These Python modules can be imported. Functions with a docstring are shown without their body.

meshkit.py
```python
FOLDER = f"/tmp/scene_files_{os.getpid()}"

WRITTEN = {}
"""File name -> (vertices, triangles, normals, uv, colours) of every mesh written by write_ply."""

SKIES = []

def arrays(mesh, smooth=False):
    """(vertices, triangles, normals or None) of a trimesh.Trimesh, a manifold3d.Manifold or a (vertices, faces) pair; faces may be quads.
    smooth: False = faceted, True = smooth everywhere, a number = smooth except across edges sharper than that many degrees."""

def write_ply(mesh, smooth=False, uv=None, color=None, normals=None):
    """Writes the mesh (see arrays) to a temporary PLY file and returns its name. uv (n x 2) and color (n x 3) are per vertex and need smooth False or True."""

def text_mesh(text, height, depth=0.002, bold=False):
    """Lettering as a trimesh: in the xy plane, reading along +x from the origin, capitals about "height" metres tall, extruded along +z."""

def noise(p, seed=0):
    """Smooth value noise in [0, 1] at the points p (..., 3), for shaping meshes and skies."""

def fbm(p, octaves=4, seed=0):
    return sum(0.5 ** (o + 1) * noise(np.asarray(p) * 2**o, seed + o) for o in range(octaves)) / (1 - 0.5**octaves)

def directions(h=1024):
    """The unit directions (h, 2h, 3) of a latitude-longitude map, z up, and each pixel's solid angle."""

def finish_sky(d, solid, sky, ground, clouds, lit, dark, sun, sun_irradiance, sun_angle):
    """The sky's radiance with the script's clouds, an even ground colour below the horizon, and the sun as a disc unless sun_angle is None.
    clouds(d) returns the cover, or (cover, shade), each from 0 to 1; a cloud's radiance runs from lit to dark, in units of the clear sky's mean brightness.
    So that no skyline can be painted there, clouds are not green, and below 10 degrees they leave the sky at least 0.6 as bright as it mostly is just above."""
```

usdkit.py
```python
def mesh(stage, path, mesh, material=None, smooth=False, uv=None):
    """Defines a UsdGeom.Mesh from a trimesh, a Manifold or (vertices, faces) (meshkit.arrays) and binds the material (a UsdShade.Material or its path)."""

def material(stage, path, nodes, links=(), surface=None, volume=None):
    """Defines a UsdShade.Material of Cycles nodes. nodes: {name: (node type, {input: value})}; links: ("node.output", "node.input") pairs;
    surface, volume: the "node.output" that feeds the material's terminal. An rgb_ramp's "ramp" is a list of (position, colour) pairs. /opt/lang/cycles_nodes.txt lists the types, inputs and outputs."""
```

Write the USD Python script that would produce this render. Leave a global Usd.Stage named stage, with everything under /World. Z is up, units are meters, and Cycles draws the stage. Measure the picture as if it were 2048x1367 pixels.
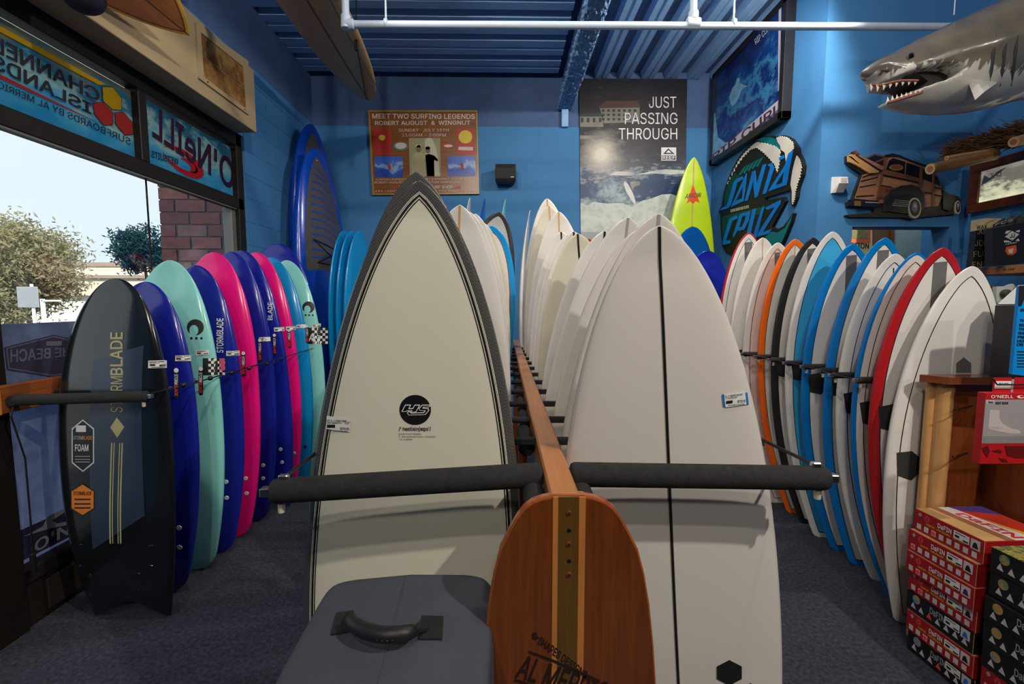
import math, random
import numpy as np, trimesh, usdkit, meshkit
import shapely, shapely.geometry as sg, shapely.affinity
from pxr import Usd, UsdGeom, UsdLux, UsdShade, Gf, Sdf

random.seed(7); np.random.seed(7)
stage = Usd.Stage.CreateInMemory()
UsdGeom.SetStageUpAxis(stage, 'Z'); UsdGeom.SetStageMetersPerUnit(stage, 1.0)
UsdGeom.Xform.Define(stage, '/World'); UsdGeom.Scope.Define(stage, '/World/Looks')

# ------------------------------------------------------------------ camera
FPX, VPX, VPY = 910.2, 1008.0, 606.0
CAM = np.array([0, 0, 1.5])
YAW = math.atan((1024 - VPX) / FPX)
PIT = math.atan((683.5 - VPY) / math.hypot(FPX, 1024 - VPX))
FW = np.array([math.sin(YAW) * math.cos(PIT), math.cos(YAW) * math.cos(PIT), -math.sin(PIT)])
RT = np.array([math.cos(YAW), -math.sin(YAW), 0.0])
UP = np.cross(RT, FW)
cam = UsdGeom.Camera.Define(stage, '/World/camera')
m = Gf.Matrix4d(*RT, 0, *UP, 0, *(-FW), 0, *CAM, 1)
cam.AddTransformOp().Set(m)
cam.CreateHorizontalApertureAttr(36.0); cam.CreateVerticalApertureAttr(36.0 * 1367 / 2048)
cam.CreateFocalLengthAttr(16.0); cam.CreateClippingRangeAttr((0.05, 500))
cam.CreateExposureAttr(0.55)

# ------------------------------------------------------------------ sky, sun, lamps
dome = UsdLux.DomeLight.Define(stage, '/World/sky')
dome.CreateColorAttr((0.84, 0.95, 1.0)); dome.CreateIntensityAttr(0.235)
sun = UsdLux.DistantLight.Define(stage, '/World/sun')
sun.CreateNormalizeAttr(True); sun.CreateIntensityAttr(1.15); sun.CreateAngleAttr(0.6); sun.CreateColorAttr((1.0, 0.93, 0.82))
sun.AddRotateXYZOp().Set((52, 0, 35))
def lamp(name, pos, target, power, cone=65, r=0.045, col=(1.0, 0.91, 0.78), soft=0.35):
    L = UsdLux.SphereLight.Define(stage, '/World/' + name)
    L.CreateRadiusAttr(r); L.CreateIntensityAttr(power); L.CreateNormalizeAttr(True); L.CreateColorAttr(col)
    s = UsdLux.ShapingAPI.Apply(L.GetPrim()); s.CreateShapingConeAngleAttr(cone); s.CreateShapingConeSoftnessAttr(soft)
    p, t = Gf.Vec3d(*pos), Gf.Vec3d(*target)
    z = (p - t).GetNormalized(); x = Gf.Cross(Gf.Vec3d(0.01, 1, 0.02), z).GetNormalized(); y = Gf.Cross(z, x)
    L.AddTransformOp().Set(Gf.Matrix4d(*x, 0, *y, 0, *z, 0, *p, 1))
lamp('spot_key', (2.25, -0.75, 3.9), (0.6, 1.6, 0.9), 72, cone=40, soft=.4)
lamp('spot_front', (-0.9, -2.6, 3.9), (0.0, 1.2, 0.8), 30, cone=42, r=.14)
lamp('spot_back', (2.0, 2.8, 3.75), (0.3, 5.5, 2.2), 30, cone=70)
lamp('spot_shark', (3.4, -2.5, 3.85), (2.9, 3.3, 2.5), 36, cone=30)
lamp('spot_left', (-0.4, -1.2, 3.9), (-1.7, 2.6, 0.9), 20, cone=60)
lamp('spot_right', (1.2, 0.6, 3.9), (2.3, 3.0, 1.0), 14, cone=60)
lamp('lamp_spill', (1.45, 2.9, 3.78), (1.45, 3.3, 2.0), 7, cone=175, soft=0)
lamp('spot_side', (-0.9, 2.1, 3.85), (2.45, 4.0, 2.5), 16, cone=55)
lamp('spot_aisle', (-0.3, 1.4, 3.9), (-0.8, 4.6, 1.9), 20, cone=65)

def at(px, py, Y=None, X=None, Z=None):
    """World point seen at pixel (px, py) of the photograph on the plane y=Y, x=X or z=Z."""
    d = FW * FPX + RT * (px - 1024) - UP * (py - 683.5)
    k = (Y - CAM[1]) / d[1] if Y is not None else (X - CAM[0]) / d[0] if X is not None else (Z - CAM[2]) / d[2]
    return CAM + d * k

# ------------------------------------------------------------------ materials
LOOKS = {}
def C(r, g, b):
    return tuple((x / 255 / 12.92) if x / 255 <= .04045 else ((x / 255 + .055) / 1.055) ** 2.4 for x in (r, g, b))
def mat(key, col, rough=.5, var=0.06, scale=9.0, bump=0.0, bscale=200.0, metallic=0.0, coat=0.0, spec=0.5, sheen=0.0, stretch=(1, 1, 1), detail=4.0):
    """Plain principled material with faint tonal variation and optional fine relief."""
    if key in LOOKS: return LOOKS[key]
    col = np.asarray(col, float)
    n = {'g': ('texture_coordinate', {}), 'mp': ('mapping', {'scale': stretch}), 'n': ('noise_texture', {'scale': scale, 'detail': detail}),
         'r': ('rgb_ramp', {'ramp': [(0.25, tuple(np.clip(col * (1 - var), 0, 1))), (0.75, tuple(np.clip(col * (1 + var), 0, 1)))]}),
         'p': ('principled_bsdf', {'roughness': rough, 'metallic': metallic, 'coat_weight': coat, 'coat_roughness': 0.06, 'specular_ior_level': spec, 'sheen_weight': sheen})}
    l = [('g.object', 'mp.vector'), ('mp.vector', 'n.vector'), ('n.fac', 'r.fac'), ('r.color', 'p.base_color')]
    if bump:
        n['bn'] = ('noise_texture', {'scale': bscale, 'detail': 3.0}); n['b'] = ('bump', {'strength': bump, 'distance': 0.004})
        l += [('mp.vector', 'bn.vector'), ('bn.fac', 'b.height'), ('b.normal', 'p.normal')]
    LOOKS[key] = usdkit.material(stage, '/World/Looks/' + key, n, l, surface='p.BSDF')
    return LOOKS[key]
def wood(key, c1, c2, rough=.35, axis='z', scale=6.0, coat=.2):
    if key in LOOKS: return LOOKS[key]
    s = {'x': (.06, 1, 1), 'y': (1, .06, 1), 'z': (1, 1, .06)}[axis]
    n = {'g': ('texture_coordinate', {}), 'mp': ('mapping', {'scale': s}), 'n': ('noise_texture', {'scale': scale * 14, 'detail': 5.0, 'distortion': .6}),
         'n2': ('noise_texture', {'scale': scale, 'detail': 2.0}), 'mx': ('mix_float', {'fac': .35}),
         'r': ('rgb_ramp', {'ramp': [(0.3, c1), (0.7, c2)]}), 'p': ('principled_bsdf', {'roughness': rough, 'coat_weight': coat, 'coat_roughness': .12})}
    LOOKS[key] = usdkit.material(stage, '/World/Looks/' + key, n, [('g.object', 'mp.vector'), ('mp.vector', 'n.vector'), ('mp.vector', 'n2.vector'), ('n.fac', 'mx.a'), ('n2.fac', 'mx.b'), ('mx.result', 'r.fac'), ('r.color', 'p.base_color')], surface='p.BSDF')
    return LOOKS[key]
def rampmat(key, axis, lo, hi, stops, nscale=4.0, namt=0.15, stretch=(1, 1, 1), rough=.35, emit=0.0, trans=0.0, detail=6.0, interp=True):
    """Print-like material: a colour ramp along one world axis, broken up by noise."""
    if key in LOOKS: return LOOKS[key]
    n = {'g': ('geometry', {}), 's': ('separate_xyz', {}), 'm': ('map_range', {'from_min': lo, 'from_max': hi}), 'mp': ('mapping', {'scale': stretch}),
         'n': ('noise_texture', {'scale': nscale, 'detail': detail, 'roughness': .62}), 'm2': ('map_range', {'from_min': .25, 'from_max': .75, 'to_min': -namt, 'to_max': namt}),
         'a': ('math', {'math_type': 'add'}), 'r': ('rgb_ramp', {'ramp': stops, 'interpolate': interp})}
    l = [('g.position', 's.vector'), ('s.' + axis, 'm.value'), ('g.position', 'mp.vector'), ('mp.vector', 'n.vector'), ('n.fac', 'm2.value'), ('m.result', 'a.value1'), ('m2.result', 'a.value2'), ('a.value', 'r.fac')]
    if trans:
        n['p'] = ('diffuse_bsdf', {}); n['t'] = ('translucent_bsdf', {}); n['x'] = ('mix_closure', {'fac': trans})
        l += [('r.color', 'p.color'), ('r.color', 't.color'), ('p.BSDF', 'x.closure1'), ('t.BSDF', 'x.closure2')]; out = 'x.closure'
    else:
        n['p'] = ('principled_bsdf', {'roughness': rough, 'emission_strength': emit}); l.append(('r.color', 'p.base_color')); out = 'p.BSDF'
        if emit: l.append(('r.color', 'p.emission_color'))
    LOOKS[key] = usdkit.material(stage, '/World/Looks/' + key, n, l, surface=out)
    return LOOKS[key]
def trans_mat(key, col, fac=.6):
    if key not in LOOKS:
        LOOKS[key] = usdkit.material(stage, '/World/Looks/' + key, {'d': ('diffuse_bsdf', {'color': col}), 't': ('translucent_bsdf', {'color': col}), 'x': ('mix_closure', {'fac': fac})},
            [('d.BSDF', 'x.closure1'), ('t.BSDF', 'x.closure2')], surface='x.closure')
    return LOOKS[key]
def glass():
    if 'pane_glass' not in LOOKS:
        LOOKS['pane_glass'] = usdkit.material(stage, '/World/Looks/pane_glass', {'t': ('transparent_bsdf', {'color': (.95, .97, .98)}), 'g': ('glossy_bsdf', {'roughness': .01, 'color': (1, 1, 1)}), 'f': ('layer_weight', {'blend': .5}), 'w': ('math', {'math_type': 'power', 'value2': 5.0}), 'k': ('math', {'math_type': 'multiply_add', 'value2': .5, 'value3': .02}), 'x': ('mix_closure', {})},
            [('f.facing', 'w.value1'), ('w.value', 'k.value1'), ('k.value', 'x.fac'), ('t.BSDF', 'x.closure1'), ('g.BSDF', 'x.closure2')], surface='x.closure')
    return LOOKS['pane_glass']

# ------------------------------------------------------------------ things and parts
USED = {}
def unique(path, name):
    k = path + '/' + name; i = USED.get(k, -1) + 1; USED[k] = i
    return name if i == 0 else f'{name}_{i:03d}'
class Node:
    def __init__(s, path, base): s.path, s.base = path, np.asarray(base, float)
    def part(s, name, mesh, material, smooth=False, label=None, kind=None, xform=False):
        """A mesh given in world coordinates as a child of this node."""
        v, f, n = meshkit.arrays(mesh, smooth) if smooth is not None else (*mesh, None)
        p = s.path + '/' + unique(s.path, name)
        pr = usdkit.mesh(stage, p, (np.asarray(v) - s.base, f), material)
        if n is not None:
            pr.CreateNormalsAttr(__import__('pxr').Vt.Vec3fArray.FromNumpy(np.asarray(n, np.float32))); pr.SetNormalsInterpolation('vertex')
        if label: pr.GetPrim().SetCustomDataByKey('label', label)
        if kind: pr.GetPrim().SetCustomDataByKey('kind', kind)
        return Node(p, s.base)
def thing(name, label, cat, base=(0, 0, 0), group=None, kind=None):
    p = '/World/' + unique('/World', name)
    x = UsdGeom.Xform.Define(stage, p); x.AddTranslateOp().Set(Gf.Vec3d(*map(float, base)))
    pr = x.GetPrim()
    for k, v in (('label', label), ('category', cat), ('group', group), ('kind', kind)):
        if v: pr.SetCustomDataByKey(k, v)
    return Node(p, base)
def single(name, label, cat, mesh, material, smooth=False, kind=None, group=None):
    p = '/World/' + unique('/World', name)
    pr = usdkit.mesh(stage, p, mesh, material, smooth=smooth).GetPrim()
    for k, v in (('label', label), ('category', cat), ('group', group), ('kind', kind)):
        if v: pr.SetCustomDataByKey(k, v)
    return Node(p, (0, 0, 0))

# ------------------------------------------------------------------ shapes
def box(lo, hi, ch=0.0):
    lo, hi = np.minimum(lo, hi).astype(float), np.maximum(lo, hi).astype(float)
    ch = min(ch, .45 * (hi - lo).min())
    if ch <= 0:
        b = trimesh.creation.box(hi - lo); b.apply_translation((lo + hi) / 2); return b
    pts = []
    for sx in (0, 1):
        for sy in (0, 1):
            for sz in (0, 1):
                c = np.where([sx, sy, sz], hi, lo); d = np.where([sx, sy, sz], -1, 1) * ch
                pts += [c + d * [0, 1, 1], c + d * [1, 0, 1], c + d * [1, 1, 0]]
    return trimesh.convex.convex_hull(np.array(pts))
def obox(c, ax, ay, az, sx, sy, sz, ch=0.0):
    """Box of size sx, sy, sz along the unit axes ax, ay, az about c."""
    b = box((-sx / 2, -sy / 2, -sz / 2), (sx / 2, sy / 2, sz / 2), ch)
    return trimesh.Trimesh(np.asarray(c) + b.vertices @ np.array([ax, ay, az], float), b.faces, process=False)
def tube(pts, r, sides=10, caps=True):
    p = np.asarray(pts, float); r = np.broadcast_to(np.asarray(r, float), (len(p),))
    t = np.gradient(p, axis=0); t /= np.linalg.norm(t, axis=1, keepdims=True) + 1e-12
    ref = np.array([0, 0, 1.0]) if abs(t[0, 2]) < .9 else np.array([1.0, 0, 0])
    a = np.zeros_like(p); cur = ref
    for i in range(len(p)):
        cur = cur - t[i] * (cur @ t[i]); cur /= np.linalg.norm(cur) + 1e-12; a[i] = cur
    b = np.cross(t, a); g = np.arange(sides) * 2 * np.pi / sides
    v = (p[:, None] + r[:, None, None] * (np.cos(g)[None, :, None] * a[:, None] + np.sin(g)[None, :, None] * b[:, None])).reshape(-1, 3)
    f = []
    for i in range(len(p) - 1):
        for j in range(sides):
            k = (j + 1) % sides; f += [[i * sides + j, i * sides + k, (i + 1) * sides + k], [i * sides + j, (i + 1) * sides + k, (i + 1) * sides + j]]
    if caps:
        n = len(v); v = np.vstack([v, p[0], p[-1]]); e = (len(p) - 1) * sides
        for j in range(sides):
            k = (j + 1) % sides; f += [[n, k, j], [n + 1, e + j, e + k]]
    return trimesh.Trimesh(v, np.array(f), process=False)
def rod(a, b, r, sides=14, rnd=0.0):
    a, b = np.asarray(a, float), np.asarray(b, float); d = b - a; L = np.linalg.norm(d); d /= L
    rnd = min(rnd, r * .95)
    if rnd <= 0: return tube([a, b], r, sides)
    s = [(0, r - rnd), (rnd * .3, r - rnd * .3), (rnd, r), (L - rnd, r), (L - rnd * .3, r - rnd * .3), (L, r - rnd)]
    return tube([a + d * x for x, _ in s], [y for _, y in s], sides)
def cat(*ms): return trimesh.util.concatenate([m for m in ms])
def quads(grid):
    g = np.asarray(grid, float); n, m = g.shape[:2]
    i, j = np.meshgrid(np.arange(n - 1), np.arange(m - 1), indexing='ij'); k = (i * m + j).ravel()
    return trimesh.Trimesh(g.reshape(-1, 3), np.vstack([np.stack([k, k + 1, k + m + 1], 1), np.stack([k, k + m + 1, k + m], 1)]), process=False)
def slab(poly, plane, n, t0=0.0, t1=.002):
    """Extrudes a 2-D outline whose points plane() puts into the world; front at n*t1, back at n*t0."""
    if not hasattr(poly, 'geoms') and not isinstance(poly, sg.Polygon): poly = sg.Polygon(poly)
    poly = poly.buffer(0); n = np.asarray(n, float); out = []
    for g in getattr(poly, 'geoms', [poly]):
        if g.is_empty or g.area < 1e-12: continue
        b = trimesh.creation.extrude_polygon(g, 1.0, engine='earcut')
        v = np.array([plane(x, y) for x, y in b.vertices[:, :2]]) + n * (t0 + (t1 - t0) * b.vertices[:, 2:])
        out.append(trimesh.Trimesh(v, b.faces, process=False))
    return cat(*out)
def text2(text, bold=False):
    m = meshkit.text_mesh(text, 1.0, depth=1.0, bold=bold); v = np.array(m.vertices)
    x0, x1 = v[:, 0].min(), v[:, 0].max(); v[:, 0] = (v[:, 0] - x0) / (x1 - x0)
    return v, np.array(m.faces), (x1 - x0)
def qtext(text, q, plane, n, t0=.002, t1=.003, bold=False, lower=False):
    """Lettering stretched over the quad q = (start of the baseline, end of the baseline, top end, top start) given in plane() coordinates."""
    v, f, _ = text2(text, bold); a, b, c, d = [np.asarray(x, float) for x in q]
    u, w = v[:, :1], v[:, 1:2]
    if lower: w = w / max(w.max(), 1e-6)
    p = a * (1 - u) * (1 - w) + b * u * (1 - w) + c * u * w + d * (1 - u) * w
    P = np.array([plane(x, y) for x, y in p]) + np.asarray(n) * (t0 + (t1 - t0) * v[:, 2:])
    return trimesh.Trimesh(P, f, process=False)
def ell(cx, cy, rx, ry=None, n=28, a0=0, a1=2 * math.pi):
    ry = ry or rx; t = np.linspace(a0, a1, n, endpoint=abs(a1 - a0 - 2 * math.pi) > 1e-6)
    return [(cx + rx * math.cos(x), cy + ry * math.sin(x)) for x in t]
def rect(x0, y0, x1, y1): return [(x0, y0), (x1, y0), (x1, y1), (x0, y1)]
# ------------------------------------------------------------------ the room
XL, YB = -2.20, 5.50
ZC, ZB, XR = at(900, 154, Y=YB)[2], at(800, 252, Y=YB)[2], at(1425, 300, Y=YB)[0]
YR = at(1641, 300, X=XR)[1]; XT = at(1932, 430, Y=YR)[0]
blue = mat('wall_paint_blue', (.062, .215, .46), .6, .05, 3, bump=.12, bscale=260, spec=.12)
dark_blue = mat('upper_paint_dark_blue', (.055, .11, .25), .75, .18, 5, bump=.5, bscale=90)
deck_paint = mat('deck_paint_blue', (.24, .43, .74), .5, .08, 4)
beige = mat('soffit_paint_beige', (.44, .33, .19), .6, .05, 3, bump=.1)
bronze = mat('dark_bronze_frame', (.014, .011, .009), .5, .1, 20, spec=.25)
white_paint = mat('white_paint', (.78, .80, .82), .4, .03)
S = 'structure'
carpet = usdkit.material(stage, '/World/Looks/carpet', {'g': ('texture_coordinate', {}), 'n': ('noise_texture', {'scale': 320.0, 'detail': 3.0, 'roughness': .8}), 'n2': ('noise_texture', {'scale': 60.0, 'detail': 4.0}),
    'mx': ('mix_float', {'fac': .4}), 'r': ('rgb_ramp', {'ramp': [(.32, (.014, .015, .024)), (.5, (.048, .052, .074)), (.68, (.105, .11, .145))]}), 'b': ('bump', {'strength': .7, 'distance': .004}), 'p': ('principled_bsdf', {'roughness': .95, 'specular_ior_level': .1})},
    [('g.object', 'n.vector'), ('g.object', 'n2.vector'), ('n.fac', 'mx.a'), ('n2.fac', 'mx.b'), ('mx.result', 'r.fac'), ('n.fac', 'b.height'), ('b.normal', 'p.normal'), ('r.color', 'p.base_color')], surface='p.BSDF')
single('floor', 'dark blue grey carpet covering the whole shop floor', 'floor', box((XL - .05, -4.2, -.1), (XT + .6, YB + 1.2, 0)), carpet, kind=S)
single('wall_back', 'light blue painted back wall behind the posters', 'wall', box((XL - .2, YB, -.1), (XR + .25, YB + .15, ZB)), blue, kind=S)
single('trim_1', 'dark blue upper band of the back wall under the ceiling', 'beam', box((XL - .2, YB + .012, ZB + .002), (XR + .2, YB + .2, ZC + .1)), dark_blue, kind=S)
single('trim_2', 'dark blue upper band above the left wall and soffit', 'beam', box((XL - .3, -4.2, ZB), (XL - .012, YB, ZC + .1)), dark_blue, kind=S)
single('wall_front', 'plain blue wall behind the viewer', 'wall', box((XL - .2, -4.3, -.1), (XT + .3, -4.2, ZC + .1)), blue, kind=S)
single('wall_right', 'blue side wall carrying the framed wave poster', 'wall', box((XR, YR, -.1), (XR + .16, YB, ZC + .1)), blue, kind=S)
o0, o1 = at(1703, 480, Y=YR)[0], at(1897, 480, Y=YR)[0]; oz = at(1800, 453, Y=YR)[2]
rw = thing('wall_return', 'blue return wall with a doorway, below the shark', 'wall', kind=S)
rw.part('wall_panel', box((XR + .16, YR, -.1), (o0, YR + .16, ZC + .1)), blue); rw.part('wall_panel', box((o1, YR, -.1), (XT + .2, YR + .16, ZC + .1)), blue); rw.part('lintel', box((o0, YR, oz), (o1, YR + .16, ZC + .1)), blue)
single('wall_far_room', 'wood panelled wall of the room seen through the doorway', 'wall', box((XR + .16, YR + .95, -.1), (XT + .5, YR + 1.0, ZC + .1)), wood('panel_wood', (.12, .05, .015), (.22, .10, .03)), kind=S)
single('wall_far_side', 'side wall of the room behind the doorway', 'wall', box((XT + .5, YR, -.1), (XT + .6, YR + 1.0, ZC + .1)), blue, kind=S)
single('wall_right_front', 'blue wall at the right carrying the lit poster and thatch', 'wall', box((XT, -4.2, -.1), (XT + .2, YR, ZC + .1)), blue, kind=S)
# left wall: block wall past the window, each block a piece
W0, W1 = 1.94, 4.0   # window from W0 to W1 along y
wl = thing('wall_left', 'blue painted block wall between the shop window and the corner', 'wall', kind=S)
wl.part('wall_core', box((XL - .2, W1 + .02, -.1), (XL - .012, YB, ZB)), mat('joint_paint', (.075, .22, .48), .7))
wl.part('wall_core', box((XL - .2, -4.2, -.1), (XL, W0 - .9, ZB)), blue); wl.part('wall_core', box((XL - .2, W0 - .9, 2.9), (XL - .002, W1 + .02, ZB)), blue)
for r in range(18):
    z0 = r * .2; y = W1 + .02 - (.2 if r % 2 else 0)
    while y < YB:
        a, b = max(y, W1 + .02), min(y + .4, YB)
        if b - a > .03: wl.part('block', box((XL - .014, a + .001, z0 + .001), (XL + random.uniform(0, .0012), b - .001, min(z0 + .199, ZB))), blue)
        y += .4
# ceiling: profiled steel deck, each pan a piece
ce = thing('ceiling', 'blue painted ribbed steel deck ceiling in two bays', 'ceiling', kind=S)
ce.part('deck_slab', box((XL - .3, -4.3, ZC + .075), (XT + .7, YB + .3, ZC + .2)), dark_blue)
def pan(axis, c, w, a, b):
    prof = [(-w / 2, .08), (-w / 2 + .018, 0), (-w * .1, 0), (-w * .06, .014), (w * .06, .014), (w * .1, 0), (w / 2 - .018, 0), (w / 2, .08)]
    pl = (lambda x, y: np.array([a, c + x, ZC + y])) if axis == 'x' else (lambda x, y: np.array([c + x, a, ZC + y]))
    return slab(prof, pl, (1, 0, 0) if axis == 'x' else (0, 1, 0), 0, b - a)
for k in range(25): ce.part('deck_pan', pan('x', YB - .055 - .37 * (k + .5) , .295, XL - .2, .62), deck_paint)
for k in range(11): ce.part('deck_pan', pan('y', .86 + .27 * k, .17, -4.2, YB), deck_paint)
# fireproofed beam
def rough_box(lo, hi, step, amp, seed, keep=None):
    b = box(lo, hi); v, f = trimesh.remesh.subdivide_to_size(b.vertices, b.faces, step)
    t = trimesh.Trimesh(v, f); t.merge_vertices()
    nn = np.array(t.vertex_normals); d = (meshkit.fbm(np.array(t.vertices) * 26, 4, seed) - .45) * amp + (meshkit.noise(np.array(t.vertices) * 70, seed + 5) - .5) * amp * .6
    t.vertices = t.vertices + nn * d[:, None]
    return t
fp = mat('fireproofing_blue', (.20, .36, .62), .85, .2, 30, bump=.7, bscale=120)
ZF = at(1131, 212, Y=YB - .1)[2]
bm = thing('trim_3', 'rough blue fireproofed steel beam running along the ceiling', 'beam', kind=S)
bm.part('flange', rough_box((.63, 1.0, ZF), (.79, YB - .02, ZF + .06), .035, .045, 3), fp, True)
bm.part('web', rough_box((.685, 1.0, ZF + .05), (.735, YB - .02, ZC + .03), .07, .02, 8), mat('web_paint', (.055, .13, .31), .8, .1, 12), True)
bm.part('post_stub', box((.67, YB - .05, ZB - .01), (.75, YB + .011, ZF + .01), .006), deck_paint)
# beige soffit over the window
xs, ys = XL + .175, 3.9
single('trim_4', 'beige box soffit above the shop window', 'soffit', box((XL, -4.2, 2.89), (xs, ys, 3.38), .004), beige, kind=S)
sp = lambda px, py: at(px, py, X=xs)
vt = thing('access_panel', 'rust stained panel set into the beige soffit', 'vent', base=sp(450, 130))
c2 = lambda x, y: (300 + x / 6.827, 40 + y / 6.827)
vt.part('frame', slab(sg.Polygon([c2(605, 40), c2(1325, 560), c2(1330, 1295), c2(648, 795)], [[c2(672, 170), c2(1255, 640), c2(1300, 1215), c2(715, 780)]]), sp, (1, 0, 0), .0005, .012), beige)
for q in ([(672, 170), (1255, 640), (1280, 930), (682, 435)], [(684, 455), (1282, 950), (1300, 1215), (715, 780)]):
    vt.part('panel', slab([c2(*p) for p in q], sp, (1, 0, 0), .0005, .006), rampmat('rust_stain', 'z', 2.95, 3.35, [(0, C(150, 120, 70)), (.35, C(140, 95, 40)), (.6, C(112, 66, 22)), (1, C(150, 118, 66))], 14, .55, rough=.8))
for p in ((765, 848), (1270, 1222)): vt.part('screw', rod(sp(*c2(*p)), sp(*c2(*p)) + [.014, 0, 0], .006, 8), bronze)

# ------------------------------------------------------------------ shop window
wn = thing('window_1', 'shop window with dark bronze frame, printed transoms and filmed lower glass', 'window', kind=S)
xf0, xf1, xg = XL - .10, XL - .015, XL - .06
gp = lambda px, py: at(px, py, X=xg + .006)
N = (1, 0, 0)
zt0, zt1, zh, zs = 2.285, 2.375, 2.80, .28
ym = at(283, 240, X=XL - .03)[1]
wn.part('head', box((xf0, W0 - .9, zh), (xf1, W1, 2.90), .004), bronze)
wn.part('transom_bar', box((xf0, W0 - .9, zt0), (xf1, W1, zt1), .004), bronze)
wn.part('sill', box((xf0, W0 - .9, zs - .07), (XL + .012, W1, zs), .006), bronze)
wn.part('bulkhead', box((xf0, W0 - .9, -.05), (XL - .005, W1, zs - .07)), bronze)
wn.part('kick_plate', box((XL - .006, W0 + .18, .03), (XL + .006, W1 - .1, zs - .1), .003), mat('kick_brown', (.028, .02, .015), .5))
ml = at(46, 1158, X=XL)[1]
wn.part('mullion', box((xf0, ml - .13, -.05), (XL + .015, ml, 2.9), .005), bronze)
wn.part('mullion', box((xf0, ym - .032, zt1), (xf1, ym + .032, zh), .004), bronze)
wn.part('jamb', box((xf0, W1 - .07, -.05), (xf1, W1 + .02, 2.9), .004), bronze)
wn.part('jamb_trim', box((xf0 - .02, W1 - .13, -.05), (xf1 - .03, W1 - .07, zt0), .004), mat('grey_alu', (.13, .13, .12), .4))
yj = at(297, 430, X=xg)[1]
wn.part('pane', box((xg - .004, ml, zs), (xg, yj - .003, zt0)), glass())
wn.part('pane', box((xg - .004, yj + .003, zs), (xg, W1 - .07, zt0)), glass())
wn.part('glass_joint', box((xg - .006, yj - .003, zs), (xg + .002, yj + .003, zt0)), bronze)
wn.part('pane', box((xg - .010, W0 - .9, zt1), (xg - .006, ym - .03, zh)), glass()); wn.part('pane', box((xg - .010, ym + .03, zt1), (xg - .006, W1 - .07, zh)), glass())
wn.part('transom_seal', box((xf1 - .02, W0 - .9, zt0 - .008), (xf1 - .006, W1 - .09, zt0)), mat('grey_alu', (.13, .13, .12), .4))
# printed transoms, seen from behind
skyprint = lambda key, lo, hi: rampmat(key, 'z', lo, hi, [(-0.0, C(66, 160, 196)), (.3, C(104, 178, 202)), (.5, C(176, 196, 190)), (.68, C(54, 132, 160)), (1, C(150, 144, 120))], 3.2, .33, (1, 1.5, 3), trans=.75)
tp = wn.part('printed_transom', box((xg - .004, W0 - .9, zt1), (xg, ym - .03, zh - .022)), skyprint('print_sky', zt1, zh))
t2 = wn.part('printed_transom', box((xg - .004, ym + .03, zt1), (xg, W1 - .07, zh - .018)), skyprint('print_sky2', zt1 - .1, zh + .15))
ink = trans_mat('print_ink', (.035, .035, .05), .3); inky = trans_mat('print_yellow', C(215, 175, 40), .6); inkr = trans_mat('print_red', C(190, 60, 60), .55); halo = trans_mat('print_halo', C(130, 165, 190), .6)
k1 = lambda x, y: (x / 2.848, y / 2.848)
tp.part('print_bar', slab([(-70, 14), (-70, 26), (198, 170), (213, 169)], gp, N, 0, .001), inky)
tp.part('print_bar', slab([(-70, 114), (-70, 126), (180, 238), (200, 247)], gp, N, 0, .001), inkr)
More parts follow.
